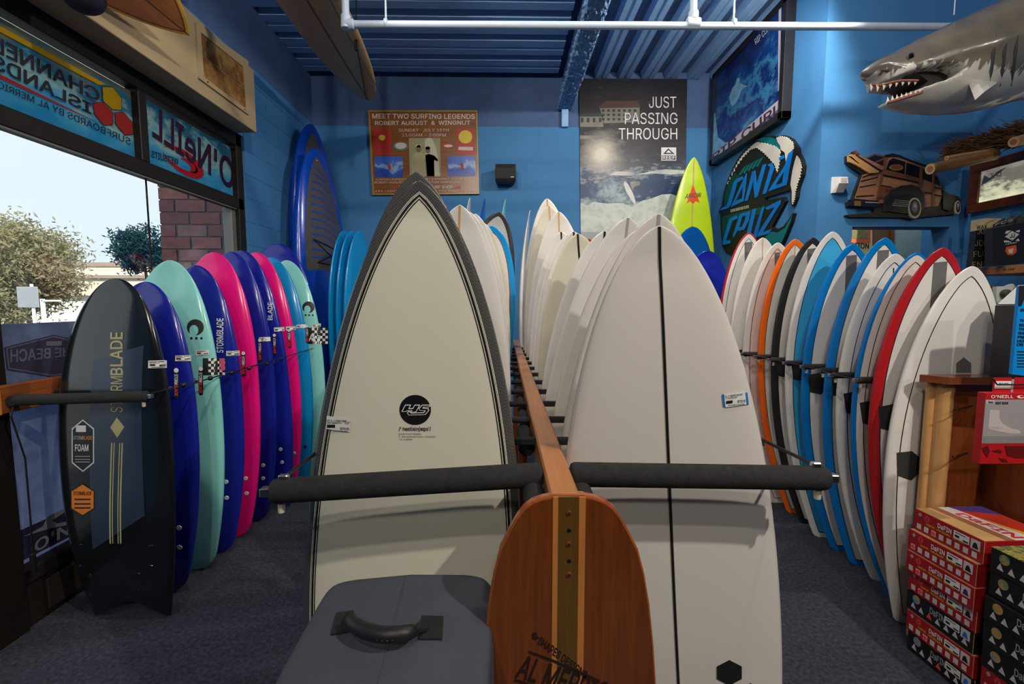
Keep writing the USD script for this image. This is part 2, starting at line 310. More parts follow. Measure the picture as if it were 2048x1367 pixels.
for pts, mm in (([(584, 497), (642, 497), (690, 560), (688, 625), (640, 622), (588, 575)], inky), ([(532, 590), (580, 583), (640, 640), (640, 710), (590, 712), (538, 650)], inkr), ([(655, 645), (700, 640), (752, 700), (755, 765), (712, 768), (660, 705)], inkr)):
    tp.part('print_hexagon', slab(sg.Polygon([k1(*p) for p in pts]).buffer(1.4), gp, N, 0, .001), ink); tp.part('print_hexagon', slab([k1(*p) for p in pts], gp, N, .001, .002), mm)
for tx, q, bb in (('CHANNEL', [(199, 204), (-14, 101), (-14, 70), (199, 181)], True), ('ISLANDS', [(182, 228), (-16, 135), (-16, 106), (182, 208)], True)):
    tp.part('lettering', qtext(tx, [np.add(p, (1.2, 1.5)) for p in q], gp, N, 0, .001, bb), halo); tp.part('lettering', qtext(tx, q, gp, N, .001, .002, bb), ink)
tp.part('lettering', qtext('SURFBOARDS BY AL MERRICK', [(261, 290), (-17, 169), (-17, 156), (261, 277)], gp, N, 0, .001), ink)
t2.part('lettering', qtext("O'NeILL", [k1(1332, 1084), k1(866, 772), k1(866, 596), k1(1332, 926)], gp, N, .001, .002, True), trans_mat('print_plum', (.05, .02, .05), .3))
def rell(cx, cy, rx, ry, deg): return shapely.affinity.rotate(sg.Polygon(ell(cx, cy, rx, ry, 48)), deg, origin=(cx, cy))
sw = rell(1045, 922, 138, 58, 37).difference(rell(1022, 908, 112, 36, 35)); sw2 = rell(1075, 942, 62, 26, 40).difference(rell(1050, 938, 48, 20, 40))
t2.part('swoosh', slab(shapely.transform(sw, lambda p: p / 2.848), gp, N, 0, .001), trans_mat('print_red2', C(210, 50, 60), .6)); t2.part('swoosh', slab(shapely.transform(sw2, lambda p: p / 2.848), gp, N, 0, .001), trans_mat('print_red2', (1, 1, 1)))
t2.part('lettering', qtext('WETSUITS', [k1(1015, 940), k1(862, 895), k1(862, 858), k1(1015, 905)], gp, N, .0015, .0025, True), ink)
# dark film on the lower glass
fm = wn.part('window_film', box((xg + .001, ml, zs), (xg + .003, yj - .02, at(80, 645, X=xg)[2])), rampmat('film_back', 'z', .2, 1.5, [(0, C(176, 184, 212)), (.5, C(150, 162, 194)), (1, C(112, 126, 154))], 5, .45, trans=.6))
fi1, fi2, fi3 = trans_mat('film_badge', C(74, 70, 92), .4), trans_mat('film_badge_light', C(116, 120, 140), .4), trans_mat('film_grey', C(170, 170, 178), .4)
badge = sg.Polygon([(9, 694), (107, 669), (206, 691), (212, 735), (105, 754), (14, 739)])
fm.part('badge', slab(badge, gp, N, -.001, .001), fi1); fm.part('badge_line', slab(badge.buffer(-2.5).difference(badge.buffer(-4.5)), gp, N, .001, .002), fi2)
fm.part('lettering', qtext('THE BEACH', [(157, 709), (20, 724), (20, 699), (157, 694)], gp, N, .001, .002, True), fi2)
fm.part('badge_mark', slab(rect(92, 682, 123, 691), gp, N, .001, .002), fi2)
fm.part('print_band', slab([(30, 1065), (175, 1000), (175, 1055), (42, 1122)], gp, N, -.001, .001), trans_mat('film_dark', C(66, 62, 92), .4))
fm.part('swoosh', slab([(48, 1072), (85, 1052), (95, 1032), (130, 1015), (175, 1003), (175, 1012), (128, 1024), (104, 1040), (112, 1046), (150, 1040), (150, 1046), (100, 1056)], gp, N, .001, .002), fi3)
fm.part('lettering', qtext("O'N", [(69, 1104), (139, 1066), (139, 1044), (69, 1082)], gp, N, .001, .002, True), fi3)

# ------------------------------------------------------------------ outside
single('street_ground', 'grey asphalt street outside the shop window', 'road', box((-90, -20, -.35), (XL - .3, 90, -.25)), mat('asphalt', (.18, .18, .18), .9, .15, 2), kind=S)
bp = thing('brick_pier', 'red brick pier standing just outside the shop window', 'pillar', base=(-2.9, 4.5, 0), kind=S)
px0 = at(318, 440, Y=4.4)[0]
bp.part('mortar_core', box((px0 + .012, 4.412, -.3), (XL - .3, 4.9, 3.4)), mat('mortar', C(104, 96, 98), .9))
bmats = [mat(f'brick_{i}', c, .85, .2, 14, bump=.5, bscale=80) for i, c in enumerate([C(138, 88, 84), C(152, 100, 92), C(126, 80, 80), C(146, 108, 106)])]
for r in range(18):
    z = 1.1 + .114 * r; x = px0 - (.13 if r % 2 else 0)
    while x < XL - .3:
        a, b = max(x, px0), min(x + .28, XL - .3)
        if b - a > .03: bp.part('brick', box((a + .004, 4.40 + random.uniform(0, .006), z), (b - .006, 4.5, z + .104), .003), random.choice(bmats))
        x += .29
fb = thing('far_building', 'low cream building with flat roof bands across the street', 'building', base=at(180, 600, Y=32))
crm, crm2 = mat('cream_wall', (.62, .56, .45), .8, .05, 1), mat('pale_wall', (.62, .64, .60), .8, .05, 1)
bx0, bx1 = at(-60, 600, Y=32)[0], at(420, 600, Y=32)[0]
zz = lambda y: at(230, y, Y=32)[2]
fb.part('wall', box((bx0, 32, -.3), (bx1, 36, zz(560))), crm2); fb.part('fascia', box((bx0 - .3, 31.6, zz(591)), (bx1, 32, zz(556))), crm)
fb.part('roof', box((bx0 - .3, 33, zz(556)), (bx1, 36, zz(530))), crm); fb.part('roof_edge', box((bx0 - .4, 32.9, zz(530)), (bx1, 36, zz(522))), mat('roof_brown', C(150, 130, 120), .8))
fb.part('roof_edge', box((bx0 - .4, 31.4, zz(557)), (bx1, 32, zz(551))), mat('roof_brown', C(150, 130, 120), .8))
def leaves(cen, rad, n, size, seed, squash=(1, 1, 1)):
    rg = np.random.default_rng(seed); out_v, out_f = [], []
    cl = rg.normal(size=(40, 3)); cl /= np.linalg.norm(cl, axis=1, keepdims=True); cl *= rg.uniform(.35, .95, (40, 1))
    for i in range(n):
        c = cl[i % 40] + rg.normal(size=3) * .17; p = np.asarray(cen) + c * rad * np.asarray(squash)
        d = rg.normal(size=3); d /= np.linalg.norm(d); e = np.cross(d, rg.normal(size=3)); e /= np.linalg.norm(e) + 1e-9
        s = size * rg.uniform(.6, 1.3); k = len(out_v)
        out_v += [p - d * s, p + e * s * .35, p + d * s, p - e * s * .35]; out_f += [[k, k + 1, k + 2], [k, k + 2, k + 3]]
    return trimesh.Trimesh(np.array(out_v), np.array(out_f), process=False)
def leafmat(key, col): return trans_mat(key, col, .35)
def tree(label, c, rad, seed, lm, n, size, squash=(1, 1, 1), bark=('bark_pale', C(170, 150, 130))):
    t = thing('street_tree', label, 'tree', base=(c[0], c[1], -.25))
    t.part('trunk', tube([(c[0], c[1], -.25), (c[0] + .1, c[1], c[2] * .4), (c[0] - .15, c[1] + .1, c[2])], [.22 * rad / 2.5, .18 * rad / 2.5, .1 * rad / 2.5], 9), mat(*bark, .9), True)
    for k in range(5 if rad > 1 else 0):
        a = k * 1.3 + seed; t.part('branch', tube([(c[0], c[1], c[2] * .5), (c[0] + .4 * rad * math.cos(a), c[1] + .4 * rad * math.sin(a), c[2] * .72), (c[0] + .8 * rad * math.cos(a), c[1] + .8 * rad * math.sin(a), c[2] * .95)], [.1, .07, .03], 7), mat(*bark, .9), True)
    t.part('foliage', leaves(c, rad, n, size, seed, squash), lm, kind='stuff')
tree('large sunlit grey green tree outside the window at far left', at(25, 548, Y=22), 2.75, 3, leafmat('leaf_pale', C(146, 140, 110)), 26000, .115, (1.15, 1, .95))
tree('dark green spiky tree beside the brick pier outside', at(290, 500, Y=11), .58, 5, leafmat('leaf_dark', C(40, 70, 78)), 6500, .05, (1, 1, .95), ('bark_dark', C(28, 34, 36)))
sgn = thing('street_sign', 'square street sign on a white post outside the window', 'sign', base=at(62, 700, Y=17))
p = at(58, 595, Y=17)
sgn.part('post', rod((p[0] + .1, 17.03, -.25), (p[0] + .1, 17.03, p[2] + .5), .05, 8), white_paint); sgn.part('sign_plate', box((p[0] - .38, 16.95, p[2] - .36), (p[0] + .38, 16.98, p[2] + .4), .01), mat('sign_grey', C(140, 146, 152), .5))
p = at(85, 600, Y=16)
lp = thing('gate_post', 'white post with a short arm outside the window', 'post', base=(p[0], 16, -.25))
lp.part('post', box((p[0] - .05, 15.95, -.25), (p[0] + .05, 16.05, p[2] + .05), .01), white_paint); lp.part('arm', box((p[0], 15.95, p[2] - .05), (p[0] + .62, 16.03, p[2] + .01), .01), white_paint)
# ------------------------------------------------------------------ surfboards
class Board:
    def __init__(s, name, label, nose, Y, tx, W, m, th=.062, nr=.07, tr=.04, face=1, yaw=0.0, tw=.5, p=2.0, r=.65, tail=.58, pt=2.1, fish=0.0, rnd=.03, ty=None, tz=0.0, cat='surfboard', flat=2.7, group=None, nosew=None, L=None):
        s.sg, s.nr, s.tr, s.W, s.th, s.tw, s.p, s.r, s.tail, s.pt, s.fish, s.rnd, s.flat = face, nr, tr, W, th, tw, p, r, tail, pt, fish, rnd, flat
        n = np.array([math.sin(yaw), -math.cos(yaw), 0.0])
        nw = at(*nose, Y=Y + face * n[1] * nr) if nosew is None else np.asarray(nosew, float)
        top = nw - n * face * nr; bot = np.array([tx, Y if ty is None else ty, tz])
        l = top - bot; s.L = np.linalg.norm(l); l /= s.L
        if L: bot = top - l * L; s.L = L
        n = n - l * (n @ l); n /= np.linalg.norm(n)
        s.o, s.l, s.n, s.a = bot, l, n, np.cross(l, n)
        s.node = thing(name, label, cat, base=bot, group=group)
        nt, nm = 46, 36
        t = .5 - .5 * np.cos(np.linspace(0, 1, nt) * np.pi); t[0], t[-1] = 0.0, 1.0
        th_ = np.arange(nm) * 2 * np.pi / nm; e = 2 / s.flat
        cx, cy = np.sign(np.cos(th_)) * abs(np.cos(th_)) ** e, np.sign(np.sin(th_)) * abs(np.sin(th_)) ** e
        V = np.concatenate([s.P(s.w(ti) * cx, np.full(nm, ti * s.L), s.thick(ti) / 2 * cy + s.sg * s.rock(ti)) for ti in t])
        F = []
        for i in range(nt - 1):
            for j in range(nm):
                k = (j + 1) % nm; F += [[i * nm + j, i * nm + k, (i + 1) * nm + k], [i * nm + j, (i + 1) * nm + k, (i + 1) * nm + j]]
        N0 = len(V); V = np.vstack([V, V[:nm].mean(0), V[-nm:].mean(0)])
        for j in range(nm):
            k = (j + 1) % nm; F += [[N0, k, j], [N0 + 1, (nt - 1) * nm + j, (nt - 1) * nm + k]]
        s.node.part('body', trimesh.Trimesh(V, np.array(F), process=False), m, True)
        tt = np.linspace(0, 1, 160) ** 1.0; tt = np.unique(np.concatenate([tt, 1 - np.linspace(0, .05, 40) ** 1.5]))
        ws = np.array([float(s.w(x)) for x in tt])
        s.outline = sg.Polygon(np.vstack([np.stack([ws, tt * s.L], 1), np.stack([-ws, tt * s.L], 1)[::-1]])).buffer(0)
    def w(s, t):
        t = float(t)
        if t >= s.tw: w = (max(1 - ((t - s.tw) / (1 - s.tw)) ** s.p, 0)) ** s.r
        else: w = 1 - (1 - s.tail) * ((s.tw - t) / s.tw) ** s.pt
        if t < s.rnd: w *= (1 - ((s.rnd - t) / s.rnd) ** 2.5) ** .4 * .75 + .25
        return max(w * s.W / 2, .004)
    def thick(s, t):
        return s.th * max(.16, (1 - abs(2 * t - .95) ** 3.2) ** .8 if abs(2 * t - .95) < 1 else .16)
    def rock(s, t):
        t = np.asarray(t, float)
        return np.where(t > .42, s.nr * np.clip((t - .42) / .58, 0, 1) ** 2.4, s.tr * np.clip((.42 - t) / .42, 0, 1) ** 2)
    def P(s, x, l, y):
        x, l, y = np.asarray(x, float), np.asarray(l, float), np.asarray(y, float)
        if s.fish:
            t = l / s.L; wt = s.W / 2 * s.tail; f = np.clip(1 - t / .20, 0, 1) ** 1.7
            l = l + s.fish * f * np.clip(1 - np.abs(x) / wt, 0, 1) ** 1.0
        return s.o + s.l * l[..., None] + s.a * x[..., None] + s.n * y[..., None]
    def S(s, x, l, lift=.0006):
        """Points on the face turned to the viewer."""
        x, l = np.broadcast_arrays(np.asarray(x, float), np.asarray(l, float)); t = np.clip(l / s.L, 0, 1)
        w = np.array([s.w(q) for q in t.ravel()]).reshape(t.shape); th = np.array([s.thick(q) for q in t.ravel()]).reshape(t.shape)
        q = np.clip(np.abs(x) / w, 0, .998)
        return s.P(x, l, th / 2 * (1 - q ** s.flat) ** (1 / s.flat) + s.sg * s.rock(t) + lift)
    def px(s, x, y, lift=.0):
        d = FW * FPX + RT * (x - 1024) - UP * (y - 683.5); off = 0.0
        for _ in range(6):
            k = ((s.o + s.n * off - CAM) @ s.n) / (d @ s.n); q = CAM + d * k - s.o; X, L = q @ s.a, q @ s.l
            off = float((s.S(np.array([X]), np.array([np.clip(L, 0, s.L)]), lift)[0] - s.o) @ s.n)
        return X, L
    def panel(s, inset, m, name='deck_panel', t0=0.0, t1=1.0, cols=18, rows=70, lift=.0006, x0=-1.0, x1=1.0):
        g = s.outline.buffer(-inset, join_style=2); y0, y1 = g.bounds[1], g.bounds[3]
        u = .5 - .5 * np.cos(np.linspace(0, 1, rows) * np.pi); ys = y0 + (y1 - y0) * u
        ys = np.unique(np.clip(ys, t0 * s.L, t1 * s.L)); ys = np.clip(ys, y0 + 1e-4, y1 - 1e-4)
        h = []
        for y in ys:
            c = g.intersection(sg.LineString([(-2, y), (2, y)])); h.append(max(c.bounds[2], .0005) if not c.is_empty else .0005)
        v = np.linspace(x0, x1, cols); v = np.sign(v) * (1 - (1 - abs(v)) ** 1.4)
        return s.node.part(name, quads(s.S(np.array(h)[:, None] * v[None], np.array(ys)[:, None] + 0 * v[None], lift)), m, True)
    def ring(s, inset, width, m, name='pinline', lift=.0011, tmin=.0):
        g = s.outline.buffer(-inset, join_style=2).exterior; n = 220
        p = np.array([g.interpolate(i / n, normalized=True).coords[0] for i in range(n + 1)])
        tip = np.argmax(p[:, 1]); c = np.array(g.coords); p[tip] = c[np.argmax(c[:, 1])]
        d = np.roll(p, -1, 0) - np.roll(p, 1, 0); d[0] = d[-1] = p[1] - p[-2]; nn = np.stack([d[:, 1], -d[:, 0]], 1); nn /= np.linalg.norm(nn, axis=1, keepdims=True) + 1e-9
        a, b = p + nn * width / 2, p - nn * width / 2; G = np.stack([s.S(a[:, 0], a[:, 1], lift), s.S(b[:, 0], b[:, 1], lift)], 1)
        keep = p[:, 1] > tmin * s.L; q = quads(G); f = q.faces[keep[q.faces // 2].all(1)]
        return s.node.part(name, trimesh.Trimesh(q.vertices, f, process=False), m, True)
    def strip(s, x, width, m, name='stringer', l0=.004, l1=.999, lift=.001, rows=60, x1=None):
        ls = np.linspace(l0, l1, rows) * s.L; xs = np.linspace(-width / 2, width / 2, 4); xc = np.linspace(x, x if x1 is None else x1, rows)
        return s.node.part(name, quads(s.S(xc[:, None] + xs[None], ls[:, None] + 0 * xs[None], lift)), m, True)
    def poly(s, pts, m, name, lift=.0012, step=.03, px=True, th=.0, label=None):
        """Flat print laid over the face; pts are photograph pixels (px=True) or (across, along) in metres."""
        g = pts if hasattr(pts, 'geom_type') else sg.Polygon([s.px(*q) for q in pts] if px else pts)
        out = []
        for q in getattr(g.buffer(0), 'geoms', [g.buffer(0)]):
            b = trimesh.creation.extrude_polygon(q, 1.0, engine='earcut'); top = b.vertices[:, 2] > .5
            f = b.faces[top[b.faces].all(1)]; v, f = trimesh.remesh.subdivide_to_size(b.vertices, f, step)
            out.append(trimesh.Trimesh(s.S(v[:, 0], v[:, 1], lift), f, process=False))
        return s.node.part(name, cat(*out), m, False, label=label)
    def text(s, tx, q, m, bold=False, name='lettering', lift=.0018, px=True):
        v, f, _ = text2(tx, bold); top = v[:, 2] > .5; f = f[top[f].all(1)]
        a, b, c, d = [np.asarray(s.px(*x) if px else x, float) for x in q]; u, w = v[:, :1], v[:, 1:2]
        P = a * (1 - u) * (1 - w) + b * u * (1 - w) + c * u * w + d * (1 - u) * w
        return s.node.part(name, trimesh.Trimesh(s.S(P[:, 0], P[:, 1], lift), f, process=False), m)
    def plug(s, x, l, r, m, name='fin_plug', lift=.002):
        c = s.S(np.array([x]), np.array([l]), 0)[0]; e = s.S(np.array([x]), np.array([l + .01]), 0)[0] - c; e /= np.linalg.norm(e); g = np.cross(e, s.n)
        nn = np.cross(g, e); nn = nn if nn @ s.n > 0 else -nn
        return s.node.part(name, rod(c - nn * .004, c + nn * lift, r, 16, r * .15), m)
    def tag(s, c, w, h, m, rot=0.0, name='price_tag', lines=True):
        """A small paper price tag with rows of print about the pixel c."""
        X, L = s.px(*c); cr, sr = math.cos(rot), math.sin(rot); T = lambda x, y: (X + x * cr - y * sr, L + x * sr + y * cr)
        nd = s.poly([T(-w / 2, -h / 2), T(w / 2, -h / 2), T(w / 2, h / 2), T(-w / 2, h / 2)], m, name, .0022, px=False)
        if lines:
            g = [sg.Polygon([T(x0 * w, y0 * h), T(x1 * w, y0 * h), T(x1 * w, y1 * h), T(x0 * w, y1 * h)]) for x0, x1, y0, y1 in ((-.44, .3, .3, .38), (-.44, .1, .14, .2), (-.4, -.1, -.2, .04), (.12, .44, -.2, -.06), (-.3, .4, -.42, -.34))]
            s.poly(sg.MultiPolygon(g), INK, 'print', .0028, px=False)
        return nd
INK = mat('ink_black', (.012, .012, .013), .5)
PAPER = mat('paper_white', (.72, .72, .70), .6)
WHITE = mat('board_white', (.66, .63, .59), .28, .02, 2, coat=.15)
WARM = mat('board_cream', (.70, .685, .565), .3, .03, 3, coat=.1)
CREAM = mat('board_ivory', (.60, .57, .47), .3, .02, 2)
PURE = mat('board_bright_white', (.66, .64, .62), .25, .02, 2, coat=.2)
GREY = mat('board_grey', (.33, .33, .34), .4, .04, 4)
DK = mat('line_black', (.010, .010, .011), .35)
soft = lambda key, c: mat(key, C(*c), .22, .03, 3, coat=.35, bump=.03, bscale=60)
NAVY, PINK, AQUA, SKY = soft('foam_navy', (22, 34, 146)), soft('foam_pink', (236, 18, 128)), soft('foam_aqua', (138, 212, 205)), soft('foam_sky', (10, 138, 205))
SUPB = soft('foam_royal', (0, 70, 190)); LIME = mat('board_lime', C(186, 216, 20), .3, .03, 2, coat=.2)
DOT = mat('plug_white', (.80, .80, .80), .3)
carbon = usdkit.material(stage, '/World/Looks/carbon_rail', {'g': ('texture_coordinate', {}), 'mp': ('mapping', {'scale': (1, 1, 1)}), 'c': ('checker_texture', {'scale': 260.0, 'color1': (.048, .047, .047), 'color2': (.090, .088, .086)}), 'p': ('principled_bsdf', {'roughness': .32, 'coat_weight': .3})}, [('g.object', 'c.vector'), ('c.color', 'p.base_color')], surface='p.BSDF')
grid_pad = usdkit.material(stage, '/World/Looks/carbon_patch', {'g': ('texture_coordinate', {}), 'c': ('checker_texture', {'scale': 300.0, 'color1': (.10, .10, .10), 'color2': (.16, .16, .155)}), 'p': ('principled_bsdf', {'roughness': .35})}, [('g.object', 'c.vector'), ('c.color', 'p.base_color')], surface='p.BSDF')
BROWN = mat('stringer_brown', C(190, 150, 95), .4); RED = mat('rail_red', C(168, 26, 32), .28, .03, 3, coat=.3); BLUE = mat('rail_blue', C(0, 112, 190), .28, .03, 3, coat=.3)
ORANGE = mat('rail_orange', C(236, 104, 24), .3, .03, 3, coat=.2); BLACK = mat('rail_black', (.018, .018, .020), .3, .1, 5, coat=.2); LBLUE = mat('deck_light_blue', C(60, 165, 215), .3, .03, 3, coat=.2)

# --- left rack of soft boards along the window, bottoms towards the viewer
SHELL = mat('fish_shell', (.0075, .009, .012), .16, .15, 4, coat=.5, bump=.02, bscale=40)
FISHB = rampmat('fish_panel', 'z', .2, 1.2, [(0, C(44, 58, 78)), (1, C(48, 60, 80))], 3, .1, rough=.22)
b = Board('soft_surfboard', 'black and slate swallow tail foam surfboard with gold lettering, nearest the window mullion', (233, 556), 2.05, -1.775, .505, SHELL, th=.078, face=-1, nr=.05, tr=.04, p=2.4, r=.52, tail=.70, tw=.48, fish=.10, rnd=.012, cat='surfboard')
GOLD = mat('gold_print', C(176, 168, 120), .5); ORG = mat('sticker_orange', C(222, 122, 28), .5)
b.poly([(186, 720), (288, 690), (290, 1030), (186, 1098)], FISHB, 'slate_panel', .001)
b.text('STORM', [(246, 824), (246, 752), (222, 752), (222, 824)], GOLD); b.text('BLADE', [(246, 750), (246, 664), (222, 664), (222, 750)], GOLD, True)
b.poly([(234, 834), (249, 853), (235, 875), (221, 854)], GOLD, 'diamond')
for x0, w in ((221.5, 3), (227, 2), (238, 2), (242.5, 3)): b.poly([(x0 + 1, 885), (x0 + w + 1, 885), (x0 + w - 2, 1086), (x0 - 2, 1086)], GOLD, 'stripe')
hexg = lambda x0, x1, y0, y1, d: [((x0 + x1) / 2, y0), (x1, y0 + d), (x1, y1 - d), ((x0 + x1) / 2, y1), (x0, y1 - d), (x0, y0 + d)]
b.poly(hexg(144, 189, 838, 943, 18), mat('sticker_rim', C(200, 205, 205), .4), 'sticker', .0014); b.poly(hexg(146.5, 186.5, 841, 940, 17), mat('sticker_black', C(14, 20, 24), .4), 'sticker', .002)
b.text('STORM', [(148, 878), (166, 878), (166, 871), (148, 871)], GREY, True, lift=.0026); b.text('BLADE', [(166, 878), (185, 878), (185, 871), (166, 871)], ORG, True, lift=.0026)
b.text('FOAM', [(151, 901), (178, 901), (178, 888), (151, 888)], PAPER, True, lift=.0026); b.poly(rect(153, 850, 173, 863), PAPER, 'price_tag', .0026)
for y in (911, 917, 922): b.poly(rect(151, y, 181, y + 1.6), GREY, 'print', .0026)
b.poly(hexg(142, 190, 966, 1032, 15), INK, 'sticker', .0014); b.poly(hexg(144, 188, 968, 1029, 14), ORG, 'sticker', .002)
b.text('STORMBLADE', [(148, 989), (184, 989), (184, 982), (148, 982)], INK, True, lift=.0026)
for y in (996, 1005, 1013): b.poly(rect(150, y, 182, y + 3), INK, 'print', .0026)
for q in ((163, 1092), (302, 1094), (162, 1134), (302, 1134), (180, 1152), (277, 1152), (180, 1193), (278, 1194)): b.plug(*b.px(*q), .0125, SHELL)
b.tag((315, 728), .067, .034, PAPER)
SIDE = mat('side_sticker', C(20, 20, 22), .4)
def side_sticker(b, c, hgt, w=.022):
    """Round topped brand sticker standing near the right rail."""
    X, L = b.px(*c)
    b.poly(sg.LineString([(X, L), (X, L - hgt)]).buffer(w / 2), SIDE, 'side_sticker', .0012, px=False)
    b.poly(ell(X, L, w * .48), PAPER, 'sticker_dot', .0018, px=False)
    b.text('STORM', [(X - w * .36, L - .018), (X - w * .36, L - hgt * .55), (X + w * .3, L - hgt * .55), (X + w * .3, L - .018)], PAPER, True, px=False)
    b.text('BLADE', [(X - w * .36, L - hgt * .57), (X - w * .36, L - hgt), (X + w * .3, L - hgt), (X + w * .3, L - hgt * .57)], mat('sticker_red', C(225, 60, 45), .5), True, px=False)
side_sticker(b, (353, 740), .115)
left = [
 # name, label, nose px, Y, tail x, width, material, plugs, tag px, sticker px
 ('navy foam surfboard directly behind the black swallow tail board', (292, 563), 2.24, -1.80, .53, NAVY, [(358, 1055), (359, 1094), (337, 1145)], (366, 716), (402, 737)),
 ('pale aqua foam surfboard with green tint and black eye mark, between two navy boards', (340, 520), 2.44, -1.78, .53, AQUA, [], (405, 705), None),
 ('navy foam surfboard between the pale aqua board and the first pink board', (392, 530), 2.61, -1.775, .53, NAVY, [(452, 963), (453, 995)], (466, 706), (487, 706)),
 ('pink foam surfboard with rounded nose, nearest of the two pink ones', (428, 504), 2.79, -1.78, .54, PINK, [(491, 956), (493, 986)], None, (520, 680)),
 ('navy foam surfboard touching the back of the nearest pink board', (462, 503), 3.01, -1.77, .53, NAVY, [(526, 930), (526, 956)], (529, 678), (549, 670)),
 ('navy swallow tail foam surfboard in front of the farther pink board', (482, 500), 3.20, -1.73, .54, NAVY, [(561, 898), (564, 924)], (559, 658), None),
 ('farther pink foam surfboard standing before the sky blue one', (512, 504), 3.37, -1.75, .54, PINK, [(588, 906)], (582, 656), (578, 660)),
 ('sky blue foam surfboard between the farther pink board and a pale aqua board', (541, 514), 3.53, -1.73, .54, SKY, [(610, 893)], (602, 652), (614, 652)),
 ('farthest pale aqua foam surfboard with checkered sticker, beside the big cream board', (573, 520), 3.68, -1.70, .54, AQUA, [], (633, 650), None),
]
ck = mat('check_white', (.75, .75, .75), .5)
for i, (lab, nose, Y, tx, W, m, plugs, tg, st) in enumerate(left):
    b = Board('soft_surfboard', lab, nose, Y, tx, W, m, th=.085, face=-1, nr=.06, tr=.05, p=2.25, r=.53, tail=.50 if i != 5 else .6, tw=.48, rnd=.07 if i != 5 else .012, fish=.07 if i == 5 else 0)
    for q in plugs: b.plug(*b.px(*q), .0135, DOT if m is not SKY else NAVY)
    if tg: b.tag(tg, .062, .028, PAPER)
    if st: side_sticker(b, st, .12)
    if m is AQUA:
        e = (391, 654) if i == 1 else (617, 614); k = 1 if i == 1 else .72
        b.poly(sg.Polygon([b.px(*q) for q in ell(*e, 17 * k, 16 * k)]).difference(sg.Polygon([b.px(*q) for q in ell(e[0] - 3 * k, e[1] + 6 * k, 9 * k, 11 * k)])), INK, 'eye_mark')
        for dx in (-8, 2, 12): b.poly([b.px(*q) for q in ell(e[0] + dx * k, e[1] + 22 * k, 2.6 * k)], INK, 'dot', px=False)
        x0, y0, nx, ny = (406, 716, 8, 6) if i == 1 else (613, 655, 8, 6); s_ = 5.6 if i == 1 else 5.4
        b.poly(rect(x0, y0, x0 + nx * s_, y0 + ny * s_), INK, 'checker_sticker', .0012)
        b.poly(sg.MultiPolygon([sg.Polygon([b.px(*q) for q in rect(x0 + u * s_, y0 + v * s_, x0 + u * s_ + s_ * .96, y0 + v * s_ + s_ * .96)]) for u in range(nx // 3, nx) for v in range(ny) if (u + v) % 2 == 0]), ck, 'check', .002)
        if i != 1: b.text('A', [(617, 681), (632, 681), (632, 668), (617, 668)], ck, True, lift=.0022); b.text('CO.', [(626, 688), (640, 688), (640, 682), (626, 682)], ck, True, lift=.0022)
        else: b.poly([(440, 716), (450, 716), (450, 740), (442, 742)], mat('sticker_pink', C(225, 90, 130), .5), 'sticker_block', .0022)
    if m is NAVY and i == 2: b.text('STORMBLADE', [(447, 705), (447, 636), (434, 636), (434, 705)], PAPER, True)
    if m is NAVY and i == 5: b.text('BLADE', [(545, 640), (545, 604), (536, 604), (536, 640)], PAPER, True)
    if i == 6: b.plug(*b.px(588, 908), .011, mat('plug_green', C(90, 160, 40), .4))
Board('soft_surfboard', 'wide navy round nosed foam board rising behind the soft board row, near the corner', (556, 487), 3.95, -1.93, .66, NAVY, th=.085, face=-1, nr=.05, tr=.04, p=2.3, r=.5, tail=.6)

# --- stand up paddle boards and blue boards in the back left corner
PAD = mat('traction_grey', (.075, .07, .075), .8, .06, 8, bump=.3)
for i, (lab, nose, Y, tx, W) in enumerate([('royal blue paddle board with grey pad, farther of the two in the corner', (622, 250), 5.02, -1.85, .68), ('royal blue paddle board with grey ribbed pad and black deck cord, nearer of the two', (631, 298), 4.80, -1.72, .68)]):
    b = Board('paddle_board', lab, nose, Y, tx, W, SUPB, th=.17, nr=.10, tr=.03, yaw=1.08, p=2.2, r=.52, tail=.66, tw=.47, ty=Y - .05, cat='paddle board')
    b.panel(.082, PAD, 'traction_pad', .60, .985, lift=.002)
    b.plug(0, b.L * .965 - .02, .016, DOT, 'pad_ring')
    if i == 1:
        lines = []
        for k in range(13):
            l = b.L * (.93 - .0245 * k); ww = b.w(l / b.L) - .087
            for sx in (1,):
                lines.append(sg.LineString([(-ww * .72, l + .02), (-ww * .05, l + .012), (ww * .9, l - .075)]).buffer(.0065))
        b.poly(sg.unary_union(lines) if hasattr(sg, 'unary_union') else __import__('shapely').union_all(lines), SUPB, 'groove', .0032, px=False)
        pts = [(-.11, b.L * .735), (.17, b.L * .69), (-.10, b.L * .645), (.18, b.L * .60)]
        for (u, v), (u2, v2) in (((-.15, .70), (.17, .665)), ((-.15, .70), (.17, .615)), ((-.13, .625), (.17, .665)), ((-.13, .625), (.17, .615))):
            b.node.part('deck_cord', tube(b.S(np.linspace(u, u2, 6), np.linspace(v, v2, 6) * b.L, .008), .005, 6), DK)
        b.panel(.10, LIME, 'lime_tail_patch', .30, .475, lift=.0012, x0=.1, x1=1.0)
for i, (x, lab) in enumerate([(678, 'leftmost'), (693, 'middle'), (709, 'rightmost')]):
    Board('soft_surfboard', f'glossy sky blue soft board in the back corner, {lab} of three nested together', (x + 11, 461), 4.32 - .036 * i, -1.46 + .078 * i, .52, SKY, th=.07, nr=.05, tr=.05, yaw=1.32, p=2.3, r=.5, tail=.62)

